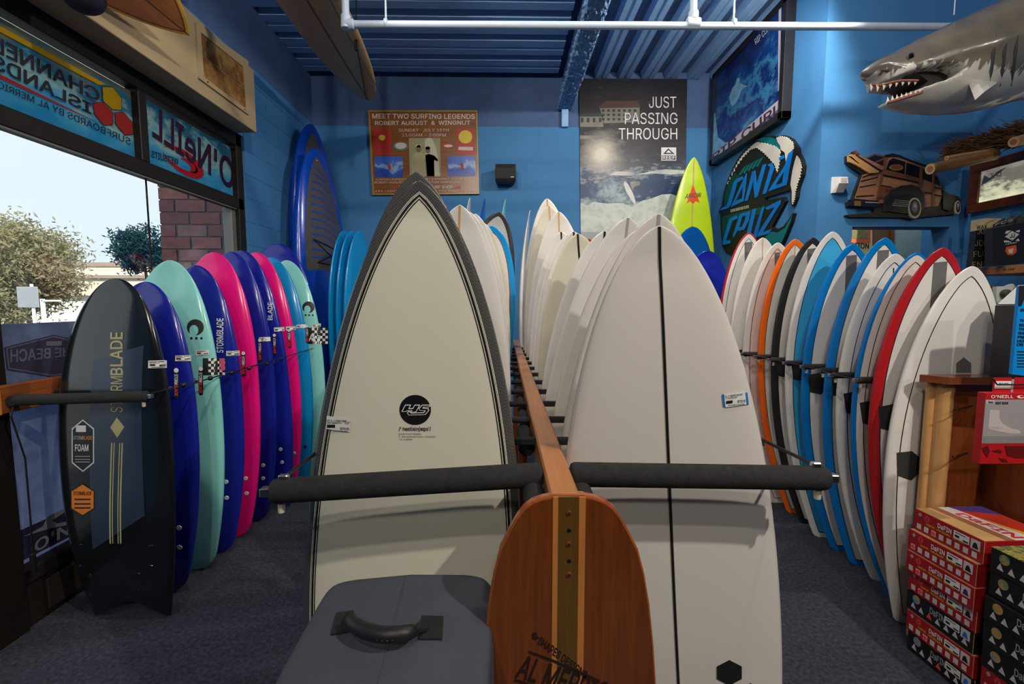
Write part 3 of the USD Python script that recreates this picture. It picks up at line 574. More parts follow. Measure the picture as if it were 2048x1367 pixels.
# --- centre rack, left side
def detailed_big(lab, nose, Y, tx, main):
    b = Board('surfboard', lab, nose, Y, tx, .53, carbon, th=.066, nr=.05, tr=.03, p=2.0, r=.66, tail=.6, tw=.46, L=1.88, flat=3.0)
    b.panel(.0245, WARM, 'deck_panel'); b.ring(.0345, .0022, DK, lift=.0014); b.ring(.0225, .0022, CREAM, lift=.0014); b.ring(.0285, .005, DK, lift=.0012)
    return b
hs = detailed_big('big cream surfboard with dark woven rails and round black logo, front left of centre rack', (840, 362), 1.065, -.258, True)
hs.poly([hs.px(*q) for q in ell(830.5, 819, 31.5, 30, 40)], DK, 'logo_disc', px=False)
LW = mat('logo_white', (.8, .8, .8), .4)
lg = lambda pts: sg.Polygon([hs.px(*q) for q in pts])
H = [(804, 822), (811, 809), (822, 809), (818, 816), (826, 816), (830, 809), (840, 809), (832, 823), (822, 823), (824, 820), (815, 820), (813, 822)]
S_ = [(838, 816), (845, 809), (862, 809), (858, 813), (848, 813), (846, 815), (857, 816), (858, 820), (851, 828), (818, 829), (815, 825), (818, 821), (823, 825), (848, 824), (851, 820), (840, 820)]
for g in (H, S_): hs.poly(lg(g).buffer(.0008), LW, 'logo_outline', .0018); hs.poly(lg(g).buffer(-.0011), DK, 'logo_fill', .0024)
hs.text("/' heɪd(ə)nʃeɪps'/", [(798, 860), (862, 860), (862, 853), (798, 853)], INK, True)
hs.text('pural noun:shapes', [(798, 868), (843, 868), (843, 865), (798, 865)], INK); hs.text('1. the external form, contours', [(798, 873.5), (871, 873.5), (871, 870.5), (798, 870.5)], INK); hs.text(': or outline', [(798, 879), (825, 879), (825, 876), (798, 876)], INK)
tg = hs.tag((677, 847), .058, .031, PAPER, -.06, lines=False)
for tx, q in (('6FT. SL. A. SHORT BORD', [(655, 841), (694, 842), (694, 839), (655, 838)]), ('HAYF-HAWAII PFX', [(655, 845.5), (684, 846), (684, 843), (655, 842.5)]), ("5'11\"", [(690, 846), (700, 846.5), (700, 842), (690, 841.5)]), ('$775.00', [(681, 858), (699, 858.5), (699, 854), (681, 853.5)]), ('ON THE BEACH SURF SHOP', [(659, 861.5), (696, 862.5), (696, 860), (659, 859)])): hs.text(tx, q, INK, True, lift=.0032)
hs.poly(rect(655, 848, 671, 854), INK, 'barcode', .003)
detailed_big('second cream surfboard with dark woven rails, its nose just above the front one', (833, 345), 1.28, -.262, False)
cl = [('white surfboard with brown stringer, first behind the two dark railed boards', (920, 410), 1.73, -.19, .46, PURE, BROWN, None), ('white surfboard with a pale stringer, second behind the dark railed boards', (938, 423), 1.95, -.18, .46, PURE, BROWN, None),
      ('white surfboard with a fine black pinline, centre rack left side', (951, 428), 2.18, -.17, .46, WHITE, None, 1), ('cream surfboard before the sky blue railed one, centre rack left side', (968, 446), 2.40, -.17, .46, CREAM, None, None)]
for lab, nose, Y, tx, W, m, st, pin in cl:
    nw_ = at(*nose, Y=Y - .06); k_ = 1.155 / nw_[2]; tx = (.030 - W / 2 * .97 - nw_[0] * k_) / (1 - k_)
    b = Board('surfboard', lab, nose, Y, tx, W, m, nr=.06, p=2.0, r=.63, tail=.6)
    if st: b.strip(0, .007, st)
    if pin: b.ring(.035, .004, DK)
b = Board('surfboard', 'white round nosed board with glossy sky blue rail, far left side of centre rack', (984, 452), 2.85, -.42, .52, SKY, nr=.06, p=2.3, r=.5, tail=.6, th=.075); b.panel(.035, WHITE); b.ring(.036, .004, mat('line_red', C(140, 30, 30), .4))
b = Board('surfboard', 'grey surfboard with black rail near the back wall, left of the centre beam', (999, 424), 3.29, -.50, .52, BLACK, nr=.06, p=2.1, r=.56, tail=.6); b.panel(.030, GREY)
thin = [('white board seen edge-on against the back wall, highest of the thin ones', (940, 396), 4.75, -.36, PURE), ('blue board seen edge-on against the back wall', (970, 398), 4.8, -.24, SUPB), ('aqua board seen edge-on against the back wall', (1011, 398), 4.85, .0, AQUA), ('white board seen edge-on beside the wave poster', (1060, 421), 4.7, .22, PURE)]
for lab, nose, Y, tx, m in thin:
    Board('surfboard', lab, nose, Y, tx, .5, m, th=.07, nr=.10, tr=.05, yaw=1.45, p=2.0, r=.6, tail=.6, face=1)

# --- centre rack, right side
fr = Board('surfboard', 'large white surfboard with one black stringer, front right of the centre rack', (1317, 452), 1.055, .466, .545, WHITE, th=.066, nr=.05, tr=.03, p=2.1, r=.60, tail=.6, tw=.43, L=1.80, flat=2.9)
fr.strip(0, .006, DK); fr.node.part('stringer_glow', quads(fr.S(np.linspace(-.0045, .0045, 4)[None] + 0 * np.linspace(0, 1, 60)[:, None], np.linspace(.01, .998, 60)[:, None] * fr.L + 0 * np.zeros(4)[None], .0006)), mat('stringer_edge', C(160, 150, 135), .4), True)
fr.poly([(1443, 788), (1494, 784), (1497, 808), (1446, 813)], mat('tape_blue', C(30, 110, 200), .5), 'tape', .0016)
fr.poly([(1447, 787), (1489, 781), (1492, 808), (1450, 814)], PAPER, 'price_tag', .0022)
for tx, q in (('SL. A. SHORT BOARD', [(1449, 793), (1484, 789), (1484, 786), (1449, 790)]), ('X T ULTRA 9UK', [(1450, 797), (1473, 794.5), (1473, 791.5), (1450, 794)]), ('$715.00', [(1474, 804), (1490, 802.5), (1490, 798), (1474, 799.5)]), ('ON THE BEACH SURF SHOP', [(1455, 811), (1488, 808), (1488, 805.5), (1455, 808.5)])): fr.text(tx, q, INK, True, lift=.003)
fr.poly([(1451, 801), (1464, 799.5), (1464, 805), (1451, 806.5)], INK, 'barcode', .003)
fr.poly(hexg(1433, 1483, 1318, 1369, 13), INK, 'hexagon_logo', .0016); fr.poly([(1486, 1372), (1500, 1364), (1514, 1372), (1514, 1392), (1500, 1400), (1486, 1392)], INK, 'hexagon_logo', .0016)
cr = [('white surfboard with grey stringer, second from the front on the right of the centre rack', (1317, 428), 1.28, .432, WHITE, GREY), ('white surfboard with its nose just showing, third on the right of the centre rack', (1282, 457), 1.50, .432, WHITE, GREY), ('white surfboard with a tall grey lined nose, fourth on the right of the centre rack', (1256, 435), 1.73, .432, PURE, GREY),
      ('white surfboard with black stringer, fifth on the right of the centre rack', (1209, 462), 1.95, .432, PURE, DK), ('ivory surfboard with bold black stringer, sixth on the right of the centre rack', (1155, 467), 2.18, .43, CREAM, DK), ('white surfboard with short black stringer, behind the ivory one', (1147, 463), 2.40, .43, WHITE, DK),
      ('white surfboard with a dark red stringer', (1135, 470), 2.62, .43, PURE, mat('stringer_red', C(110, 50, 50), .4)), ('white narrow surfboard with black stringer, before the brown lined ones', (1122, 463), 2.85, .43, PURE, DK), ('white surfboard with wide pale brown stringer, nearest of the tall far three', (1117, 423), 3.07, .43, WHITE, BROWN),
      ('ivory surfboard with brown stringer, middle of the tall far three', (1098, 411), 3.29, .43, CREAM, BROWN), ('tall off white surfboard with brown stringer, last on the right of the centre rack', (1094, 397), 3.51, .43, WHITE, BROWN)]
for i, (lab, nose, Y, tx, m, st) in enumerate(cr):
    nw_ = at(*nose, Y=Y - .06); k_ = 1.155 / nw_[2]; tx = (.402 - nw_[0] * k_) / (1 - k_)   # hugs the beam at its height
    b = Board('surfboard', lab, nose, Y, tx, .515, m, nr=.06, p=2.0, r=.62, tail=.6, tw=.45)
    b.strip(0, .010 if st is BROWN else .009, st)
    if i == 3: b.text('HAYDENSHAPES', [(1108, 815), (1108, 757), (1118, 757), (1118, 815)], INK, True)
b = Board('surfboard', 'small red nosed board peeking out beside the wave poster', (1178, 477), 4.7, .95, .5, RED, nr=.05)

# --- back right corner
b = Board('surfboard', 'lime green pointed surfboard with red wing logo leaning in the back right corner', (1388, 315), 5.15, 2.02, .62, LIME, th=.075, nr=.06, p=1.9, r=.66, tail=.6, tw=.45, ty=4.95)
b.strip(0, .012, BROWN)
RDL = mat('logo_red', C(222, 62, 24), .4)
b.poly([(1386, 369), (1399, 405), (1391, 402), (1386, 408), (1380, 402), (1373, 407)], RDL, 'wing_logo', .002); b.text('ARROW', [(1369, 397), (1402, 394), (1402, 385), (1372, 388)], mat('ink_soft', C(70, 60, 20), .5), True, lift=.003)
Board('soft_surfboard', 'royal blue round nosed board standing before the lime green one', (1385, 453), 4.55, 1.9, .58, soft('foam_blue', (5, 95, 180)), p=2.3, r=.5, th=.085)
Board('soft_surfboard', 'deep navy round nosed board beside the royal blue one, near the right wall', (1415, 501), 4.25, 1.92, .58, NAVY, p=2.3, r=.5, th=.085)

# --- right rack along the side wall
PINKW = mat('deck_pinkish', C(212, 190, 186), .3, .03, 2)
right = [
 ('plain white surfboard with black pinline, nearest on the right beside the wooden counter', (1945, 532), 1.985, 1.99, 2.00, PURE, None, None, 1),
 ('white surfboard with wide red rail and charcoal nose stripe', (1885, 495), 2.085, 2.08, 2.12, RED, PURE, grid_pad, 0),
 ('white surfboard with a thin blue edge and black pinline, left of the red railed one', (1832, 505), 2.212, 2.11, 2.29, BLUE, PURE, None, 2),
 ('white rounded surfboard with two black lines between blue railed boards', (1790, 507), 2.39, 2.16, 2.46, PURE, None, None, 1),
 ('white surfboard with blue rail and charcoal stripe, nearer of the two blue railed', (1770, 475), 2.53, 2.15, 2.61, BLUE, PURE, grid_pad, 0),
 ('white surfboard with blue rail and charcoal stripe, farther of the two blue railed', (1705, 487), 2.69, 2.16, 2.79, BLUE, PURE, grid_pad, 0),
 ('white railed surfboard with light blue deck', (1665, 463), 2.85, 2.16, 2.92, PURE, LBLUE, None, 3),
 ('white surfboard with black rail and charcoal stripe', (1625, 475), 3.03, 2.19, 3.10, BLACK, PURE, grid_pad, 0),
 ('white surfboard with orange rail', (1590, 478), 3.19, 2.20, 3.26, ORANGE, PURE, None, 0),
 ('faint pink decked surfboard with a charcoal stripe beside the orange railed one', (1555, 485), 3.36, 2.17, 3.43, PURE, PINKW, grid_pad, 1),
 ('pale grey white surfboard with thin stringer, next to last in the right row', (1525, 475), 3.52, 2.15, 3.60, WHITE, None, None, 4),
 ('white surfboard with red rail edge and charcoal stripe, last in the right row', (1497, 465), 3.69, 2.13, 3.76, RED, PURE, grid_pad, 5)]
TRI = mat('traction_black', (.02, .02, .022), .7)
for i, (lab, nose, Y, tx, ty, m, deck, st, style) in enumerate(right):
    b = Board('surfboard', lab, nose, Y, tx, .53, m, th=.070 if i else .06, nr=.11 if i else .05, tr=.07 if i else .0, p=2.0, r=.60, tail=.60, tw=.47, ty=Y, rnd=.02)
    ins = .012 if style in (2, 5) else .034
    if deck is not None: b.panel(ins, deck)
    if style in (1, 2, 3, 5): b.ring(.042 if style != 3 else .036, .0035, DK)
    elif deck is not None: b.ring(ins + .001, .003, DK)
    if st is not None: b.strip(0, .062 if i != 9 else .04, st, 'nose_stripe', .62, .965, lift=.0014)
    if style == 4 or i == 8: b.strip(0, .006, BROWN)
    if i == 3: b.strip(.0, .005, DK, 'stringer', .5, .96)
    if i == 0:
        b.poly(sg.Polygon([b.px(*q) for q in [(1912, 745), (1912, 726), (1927, 714), (1942, 726), (1942, 745)]]), grid_pad, 'logo_patch')
    if i < 8:
        X = -.075; Lh = b.L * (.57 if i else .47)
        b.poly([(X - .16, Lh + .05), (X - .10, Lh + .06), (X - .02, Lh - .0), (X - .09, Lh - .075), (X - .15, Lh - .055)], TRI, 'dark_decal', .002, px=False)
        b.poly(rect(X - .05, Lh - .13, X + .03, Lh - .02), PAPER, 'price_tag', .003, px=False)
    if i == 6: b.plug(.03, .07, .013, DK)
# ------------------------------------------------------------------ overhead things
YW = lambda d=.0: (lambda px, py: at(px, py, Y=YB - d))
FR = (0, -1, 0)
PIPE = mat('pipe_white', (.46, .55, .68), .35, .03)
p0, p1 = at(692, 49, Y=3.2), at(1895, 45, Y=3.2); p1[0] = XT - .01
pp = thing('sprinkler_pipe', 'white sprinkler pipe crossing under the blue ceiling', 'pipe', base=p0)
pp.part('run', rod(p0, (p1[0], 3.2, p0[2] + .03), .024, 16), PIPE, 40); pp.part('elbow', rod(p0 - [.01, 0, 0], p0 + [.055, 0, .0], .034, 16, .008), PIPE, 40)
pp.part('riser', rod(p0, (p0[0] - .0, 3.2, ZC + .05), .024, 16), PIPE, 40); pp.part('elbow', rod(p0 + [0, 0, -.03], p0 + [0, 0, .06], .033, 16, .01), PIPE, 40)
for i, x in enumerate((772, 1386, 1467)):
    q = at(x, 47, Y=3.2); r = .024 if i == 1 else .007
    pp.part('hanger_rod', rod(q, (q[0], 3.2, ZC + .05), r, 12), PIPE, 40)
    pp.part('clamp', rod(q - [.012 if i != 1 else .045, 0, 0], q + [.012 if i != 1 else .045, 0, 0], .031 if i != 1 else .036, 14, .006), PIPE, 40)
    if i == 1: pp.part('coupling', rod(q + [0, 0, .02], q + [0, 0, .075], .034, 14, .006), PIPE, 40)
# tan longboard hung under the ceiling
def flatboard(name, label, tip, tail, W, th, m, r=.5, p=2.3, tw=.5, nr=.0):
    """A board lying level overhead, its underside towards the viewer: built upright, then laid along tip-tail."""
    b = Board.__new__(Board); b.sg, b.nr, b.tr, b.W, b.th, b.tw, b.p, b.r, b.tail, b.pt, b.fish, b.rnd, b.flat = 1, nr, .02, W, th, tw, p, r, .6, 2.1, 0, .03, 2.6
    tip, tail = np.asarray(tip, float), np.asarray(tail, float); l = tip - tail; b.L = np.linalg.norm(l); l /= b.L
    n = np.array([0, 0, -1.0]); n = n - l * (n @ l); n /= np.linalg.norm(n); b.o, b.l, b.n, b.a = tail, l, n, np.cross(l, n)
    return b
def finish(b, name, label, m):
    nt, nm = 46, 32; b.node = thing(name, label, 'surfboard', base=b.o)
    t = .5 - .5 * np.cos(np.linspace(0, 1, nt) * np.pi); g = np.arange(nm) * 2 * np.pi / nm; e = 2 / b.flat
    cx, cy = np.sign(np.cos(g)) * abs(np.cos(g)) ** e, np.sign(np.sin(g)) * abs(np.sin(g)) ** e
    V = np.concatenate([b.P(b.w(ti) * cx, np.full(nm, ti * b.L), b.thick(ti) / 2 * cy + b.rock(ti)) for ti in t]); F = []
    for i in range(nt - 1):
        for j in range(nm):
            k = (j + 1) % nm; F += [[i * nm + j, i * nm + k, (i + 1) * nm + k], [i * nm + j, (i + 1) * nm + k, (i + 1) * nm + j]]
    b.node.part('body', trimesh.Trimesh(V, np.array(F), process=False), m, True)
    tt = np.unique(np.concatenate([np.linspace(0, 1, 160), 1 - np.linspace(0, .05, 40) ** 1.5])); ws = np.array([b.w(x) for x in tt])
    b.outline = sg.Polygon(np.vstack([np.stack([ws, tt * b.L], 1), np.stack([-ws, tt * b.L], 1)[::-1]])).buffer(0)
    return b
tz = 3.52
tip = at(738, 200, Z=tz); far = at(618, -4, Z=tz + .02); d = (far - tip); d /= np.linalg.norm(d)
b = finish(flatboard('', '', tip, tip + d * 2.75, .46, .07, None, r=.5, p=2.3, tw=.45), 'surfboard', 'tan wooden longboard hanging upside down under the ceiling at upper left', mat('tan_resin', C(190, 150, 88), .35, .06, 2, coat=.2))
b.strip(0, .016, mat('tan_stringer', C(120, 82, 44), .4)); b.strip(-.15, .006, mat('tan_stringer', (1, 1, 1)))
hk, en = at(713, 86, Z=tz - .03), at(733, 198, Z=tz - .05)
crd = b.node
crd.part('hanging_cord', tube([hk + [0.02, 0, ZC - hk[2] + .04], hk + [.0, 0, .12], hk], .005, 6), DK); crd.part('cord_buckle', obox(hk - [0, 0, .005], (1, 0, 0), (0, 1, 0), (0, 0, 1), .03, .02, .10, .004), DK)
crd.part('cord_loop', tube([hk, hk * .6 + en * .4, hk * .2 + en * .8, en], .007, 6), DK)
# yellow board beside the soffit
tip = at(378, 70, X=-1.85); d = np.array([.012, -1, .0]); d /= np.linalg.norm(d)
bb0 = flatboard('', '', tip, tip + d * 1.95, .54, .06, None, r=.80, p=1.9, tw=.45); bb0.n = np.array([.50, 0, -.866]); bb0.n = bb0.n - bb0.l * (bb0.n @ bb0.l); bb0.n /= np.linalg.norm(bb0.n); bb0.a = np.cross(bb0.l, bb0.n)
b = finish(bb0, 'surfboard', 'pointed yellow and amber surfboard mounted flat beside the beige soffit', mat('yellow_rail', C(230, 184, 30), .3, .04, 3, coat=.3))
b.panel(.022, wood('amber_wood', C(226, 146, 60), C(196, 112, 36), .3, 'y', 5)); b.ring(.026, .007, mat('pin_red', C(165, 60, 20), .4)); b.strip(0, .007, mat('tan_stringer', (1, 1, 1)))
q = at(168, -6, X=-1.93)
bk = thing('board_bracket', 'dark padded bracket carrying the yellow overhead surfboard', 'bracket', base=q)
bk.part('pad', trimesh.Trimesh(trimesh.creation.icosphere(3, 1).vertices * [.085, .075, .07] + q, trimesh.creation.icosphere(3, 1).faces), mat('bracket_navy', (.012, .014, .028), .6), True); bk.part('bar', box((XL + .17, q[1] - .02, q[2] + .01), (q[0] + .3, q[1] + .02, q[2] + .05), .004), bronze)

# ------------------------------------------------------------------ shark
YS = 2.55
sk = thing('shark', 'grey and white model shark head with open toothed jaws hanging at upper right', 'shark model', base=at(2048, 100, Y=YS))
tops = [(1725, 143), (1727, 138), (1735, 131), (1750, 122), (1775, 110), (1800, 97), (1850, 71), (1900, 45), (1960, 16), (2010, -6), (2060, -28), (2110, -44)]
bots = [(1725, 147), (1727, 151), (1735, 157), (1750, 164), (1775, 211), (1800, 214), (1850, 221), (1900, 223), (1960, 219), (2010, 209), (2060, 197), (2110, 186)]
tw_ = [.006, .03, .055, .085, .13, .16, .21, .255, .29, .31, .32, .32]
xs_ = np.linspace(1725, 2110, 60); ty_ = np.interp(xs_, [p[0] for p in tops], [p[1] for p in tops]); by_ = np.interp(xs_, [p[0] for p in bots], [p[1] for p in bots]); hw = np.interp(xs_, [p[0] for p in tops], tw_)
sec, ns = [], 30
xs_[0] = 1724
for x, t_, b_, w_ in zip(xs_, ty_, by_, hw):
    A, B = at(x, t_, Y=YS), at(x, b_, Y=YS); c = (A + B) / 2; h = (A[2] - B[2]) / 2; g = np.arange(ns) * 2 * np.pi / ns
    cc, ss = np.cos(g), np.sin(g); wv = w_ * np.where(ss < 0, .93, 1)
    sec.append(np.stack([c[0] + .12 * h * ss * 0, YS + wv * np.sign(cc) * abs(cc) ** .9, c[2] + h * ss], 1))
V = np.concatenate(sec); F = []
for i in range(len(sec) - 1):
    for j in range(ns):
        k = (j + 1) % ns; F += [[i * ns + j, (i + 1) * ns + k, i * ns + k], [i * ns + j, (i + 1) * ns + j, (i + 1) * ns + k]]
n0 = len(V); V = np.vstack([V, V[:ns].mean(0), V[-ns:].mean(0)])
for j in range(ns):
    k = (j + 1) % ns; F += [[n0, j, k], [n0 + 1, (len(sec) - 1) * ns + k, (len(sec) - 1) * ns + j]]
import manifold3d as m3
body = trimesh.Trimesh(V, np.array(F), process=True); body.fix_normals()
def man(t): return m3.Manifold(m3.Mesh(np.asarray(t.vertices, np.float32), np.asarray(t.faces, np.uint32)))
mouth = [(1690, 210), (1700, 163), (1740, 168), (1758, 171), (1775, 166), (1800, 161), (1830, 160), (1850, 163), (1862, 171), (1857, 178), (1835, 188), (1810, 194), (1785, 201), (1768, 207), (1740, 222), (1700, 225)]
cut = slab(mouth, lambda x, y: at(x, y, Y=YS), (0, 1, 0), -.6, .6); cut.merge_vertices(); cut.fix_normals()
shk = man(body) - man(cut)
shm = shk.refine_to_length(.02).to_mesh(); st = trimesh.Trimesh(shm.vert_properties[:, :3], shm.tri_verts); st = trimesh.smoothing.filter_taubin(st, iterations=8)
st.vertices = st.vertices + np.array(st.vertex_normals) * ((meshkit.fbm(np.array(st.vertices) * 7, 3, 2) - .5) * .014)[:, None]
# countershading: a ragged line that rises towards the tail
za, zb = at(1760, 158, Y=YS), at(2048, 186, Y=YS); slope = (zb[2] - za[2]) / (zb[0] - za[0])
SK = usdkit.material(stage, '/World/Looks/shark_skin', {'g': ('geometry', {}), 's': ('separate_xyz', {}), 'l': ('math', {'math_type': 'multiply_add', 'value2': -slope, 'value3': slope * za[0] - za[2]}), 'd': ('math', {'math_type': 'add'}),
    'mp': ('mapping', {'scale': (3, 1, .8)}), 'n': ('noise_texture', {'scale': 16.0, 'detail': 5.0}), 'n1': ('math', {'math_type': 'multiply_add', 'value2': .16, 'value3': -.08}), 'e': ('math', {'math_type': 'add'}), 'f': ('map_range', {'from_min': -.006, 'from_max': .006, 'clamp': True}),
    'n2': ('noise_texture', {'scale': 5.0, 'detail': 3.0}), 'r': ('rgb_ramp', {'ramp': [(.3, C(92, 92, 96)), (.5, C(112, 106, 96)), (.7, C(130, 120, 104))]}), 'mx': ('mix_color', {'b': (.5, .5, .5)}), 'mx0': ('rgb_ramp', {'ramp': [(0, C(205, 204, 198)), (1, C(216, 214, 206))]}), 'p': ('principled_bsdf', {'roughness': .25, 'coat_weight': .5, 'coat_roughness': .08})},
    [('g.position', 's.vector'), ('s.x', 'l.value1'), ('s.z', 'd.value1'), ('l.value', 'd.value2'), ('g.position', 'mp.vector'), ('mp.vector', 'n.vector'), ('n.fac', 'n1.value1'), ('d.value', 'e.value1'), ('n1.value', 'e.value2'), ('e.value', 'f.value'), ('g.position', 'n2.vector'), ('n2.fac', 'r.fac'), ('n2.fac', 'mx0.fac'),
     ('f.result', 'mx.fac'), ('mx0.color', 'mx.a'), ('r.color', 'mx.b'), ('mx.result', 'p.base_color')], surface='p.BSDF')
sk.part('body', st, SK, True)
GUM = mat('shark_gum', C(120, 70, 58), .4); TOOTH = mat('shark_tooth', C(225, 205, 180), .3)
S_at = lambda x, y, dy=0: at(x, y, Y=YS + dy)
mo = sk.part('mouth_lining', slab([(1800, 162), (1830, 161), (1850, 164), (1861, 171), (1856, 177), (1835, 187), (1805, 195), (1822, 180)], lambda x, y: at(x, y, Y=YS), (0, 1, 0), -.10, .10), mat('shark_throat', (.02, .012, .01), .5))
up = [(1742, 169), (1760, 171), (1780, 165.5), (1800, 161.5), (1820, 161), (1836, 161.5)]; lo = [(1774, 206), (1790, 201), (1810, 195), (1830, 189), (1845, 184)]
for row, s_ in ((up, 1), (lo, -1)):
    for side in (-1, 1):
        L_ = []
        for x in np.linspace(row[0][0], row[-1][0], 12):
            y = np.interp(x, [p[0] for p in row], [p[1] for p in row]); w_ = np.interp(x, xs_, hw) * .80 * (0.9 if s_ > 0 else .85)
            L_.append(at(x, y, Y=YS + side * w_))
        sk.part('gum', tube(L_, .008, 7), GUM, True)
    for side in (-1, 1):
        for k, x in enumerate(np.linspace(row[0][0] + 3, row[-1][0] - 3, 8)):
            y = np.interp(x, [p[0] for p in row], [p[1] for p in row]); w_ = np.interp(x, xs_, hw) * .80 * (0.9 if s_ > 0 else .85)
            c = at(x, y - 1.5 * s_, Y=YS + side * w_); h = .038 * (1 - .05 * k)
            tt = trimesh.convex.convex_hull([c + [-.014, 0, 0], c + [.014, 0, 0], c + [0, .007, 0], c + [0, -.007, 0], c + [-.004, -side * .004, -s_ * h]])
            sk.part('tooth', tt, TOOTH)
def on_skin(x, y):
    """Point of the shark's viewer side seen at a pixel."""
    d = FW * FPX + RT * (x - 1024) - UP * (y - 683.5); loc = st.ray.intersects_location([CAM], [d / np.linalg.norm(d)])[0] if hasattr(st, 'ray') else []
    return loc[np.argmin(np.linalg.norm(loc - CAM, axis=1))] if len(loc) else at(x, y, Y=YS - .2)
e = on_skin(1823, 113)
ball = trimesh.creation.icosphere(3, 1)
sk.part('eye', trimesh.Trimesh(ball.vertices * .014 + e + [0, .005, 0], ball.faces), mat('eye_black', (.004, .004, .005), .04), True)
sk.part('eyelid', tube([e + [.018 * math.cos(a), .002, .018 * math.sin(a)] for a in np.linspace(0, 2 * math.pi, 20)], .004, 6), mat('eyelid_grey', C(70, 68, 66), .4), True)
n_ = on_skin(1776, 141); sk.part('nostril', tube([n_ + [-.03, .004, .004], n_ + [0, .0, .0], n_ + [.025, .006, .012]], [.004, .009, .003], 7), mat('eyelid_grey', (1, 1, 1)), True)
for k, x in enumerate((1982, 2004, 2026)):
    sk.part('gill_slit', tube([on_skin(x + dx, y) for dx, y in ((10, 70), (4, 105), (0, 140), (-4, 172))], [.002, .008, .008, .002], 7), mat('gill_dark', C(70, 72, 76), .4), True)
fa, fb_, fc = on_skin(1950, 158), on_skin(1995, 165), at(1950, 200, Y=YS - .42)
sk.part('pectoral_fin', trimesh.convex.convex_hull([fa, fb_, fa + [0, .03, -.01], fb_ + [0, .03, 0], fc, fc + [.05, .01, .04]]), SK, 30)
h = at(1908, 30, Y=YS); sk.part('hanging_wire', rod((h[0], YS, h[2]), (h[0], YS, ZC + .05), .003, 6), PIPE)
sk.part('wall_mount', box((st.bounds[1][0] - .1, YS - .05, h[2] - .15), (XT - .002, YS + .05, h[2] - .05), .005), bronze)

# ------------------------------------------------------------------ posters and signs on the back and right walls
P1 = YW(.02)
po = thing('event_poster', 'framed amber surf event poster with two photographed people, left on the back wall', 'poster', base=P1(850, 300))
e1 = lambda x, y: (730 + x / 7.196, 210 + y / 7.196)
po.part('backing', slab([e1(55, 85), e1(1612, 85), e1(1640, 1275), e1(118, 1290)], P1, FR, -.018, .004), wood('poster_amber', C(140, 86, 34), C(110, 62, 20), .3, 'x', 3, 0))
gold = mat('poster_gold', C(160, 124, 52), .35)
po.part('frame', slab(sg.Polygon([e1(50, 80), e1(1618, 80), e1(1646, 1282), e1(112, 1298)], [[e1(72, 106), e1(1598, 106), e1(1622, 1262), e1(135, 1275)]]), P1, FR, -.018, .014), gold)
PT = mat('poster_text', C(205, 190, 180), .5)
def ptext(tx, x0, y0, x1, y1, h, m=PT, bold=False, node=po, f=e1, pl=P1, z=.006):
    node.part('lettering', qtext(tx, [f(x0, y0), f(x1, y1), f(x1, y1 - h), f(x0, y0 - h)], pl, FR, z, z + .001, bold), m)
ptext('MEET TWO SURFING LEGENDS', 105, 195, 1585, 200, 66, bold=True); ptext('ROBERT AUGUST  &  WINGNUT', 145, 290, 1515, 283, 55, bold=True)
ptext('SUNDAY   JULY 15TH', 490, 384, 1205, 384, 42); ptext('11:00AM - 2:00PM', 535, 454, 1165, 454, 42)
ptext('SURFING LEGENDS ROBERT AUGUST & WINGNUT WILL BE AT OTB', 155, 1085, 1580, 1070, 24); ptext('ROBERT AUGUST IS TAKING CUSTOM SURFBOARD ORDERS!', 140, 1128, 1605, 1122, 30)
ptext('ON THE BEACH SURF SHOP', 490, 1205, 1265, 1200, 42, bold=True); ptext('693 LIGHTHOUSE AVE  (831) 646 WAVE (9283)', 148, 1252, 1600, 1242, 26)
pr, py = mat('poster_red', C(170, 40, 30), .4), mat('poster_yellow', C(205, 185, 40), .4)
for x0, x1, y0, y1, tilt in ((118, 372, 345, 718, 12), (1312, 1570, 340, 712, 8)):
    po.part('inset_picture', slab([e1(x0, y0), e1(x1, y0), e1(x1 + tilt, y1), e1(x0 + tilt, y1)], P1, FR, .004, .0055), pr)
po.part('inset_disc', slab([e1(*p) for p in ell(248, 470, 46, 42)], P1, FR, .0055, .0065), py); po.part('inset_disc', slab([e1(*p) for p in ell(1446, 460, 98, 96)], P1, FR, .0055, .0065), py)
po.part('inset_caption', slab([e1(1345, 600), e1(1555, 605), e1(1555, 655), e1(1345, 650)], P1, FR, .0055, .0065), PT)
wv = lambda k, z0, z1: rampmat(k, 'z', z0, z1, [(0, C(20, 60, 150)), (.35, C(25, 80, 180)), (.55, C(150, 180, 215)), (.68, C(60, 110, 200)), (1, C(50, 90, 190))], 9, .32)
for x0, x1, y0, y1 in ((140, 542, 738, 1038), (1190, 1585, 735, 1025)):
    a_, b_ = P1(*e1(x0, y1))[2], P1(*e1(x0, y0))[2]
    po.part('wave_picture', slab([e1(x0, y0), e1(x1, y0), e1(x1 + 6, y1), e1(x0 + 8, y1)], P1, FR, .004, .0055), wv(f'wave_print_{x0}', a_, b_))
    cx = (x0 + x1) / 2; po.part('surfer_print', slab([e1(cx - 20, y0 + 110), e1(cx + 20, y0 + 95), e1(cx + 40, y0 + 190), e1(cx + 5, y0 + 200), e1(cx - 10, y0 + 150)], P1, FR, .0055, .006), mat('print_rust', C(165, 50, 45), .5))
po.part('photo', slab([e1(632, 476), e1(1080, 476), e1(1094, 1030), e1(645, 1030)], P1, FR, .004, .0055), mat('photo_khaki', C(150, 148, 110), .5, .1, 12))
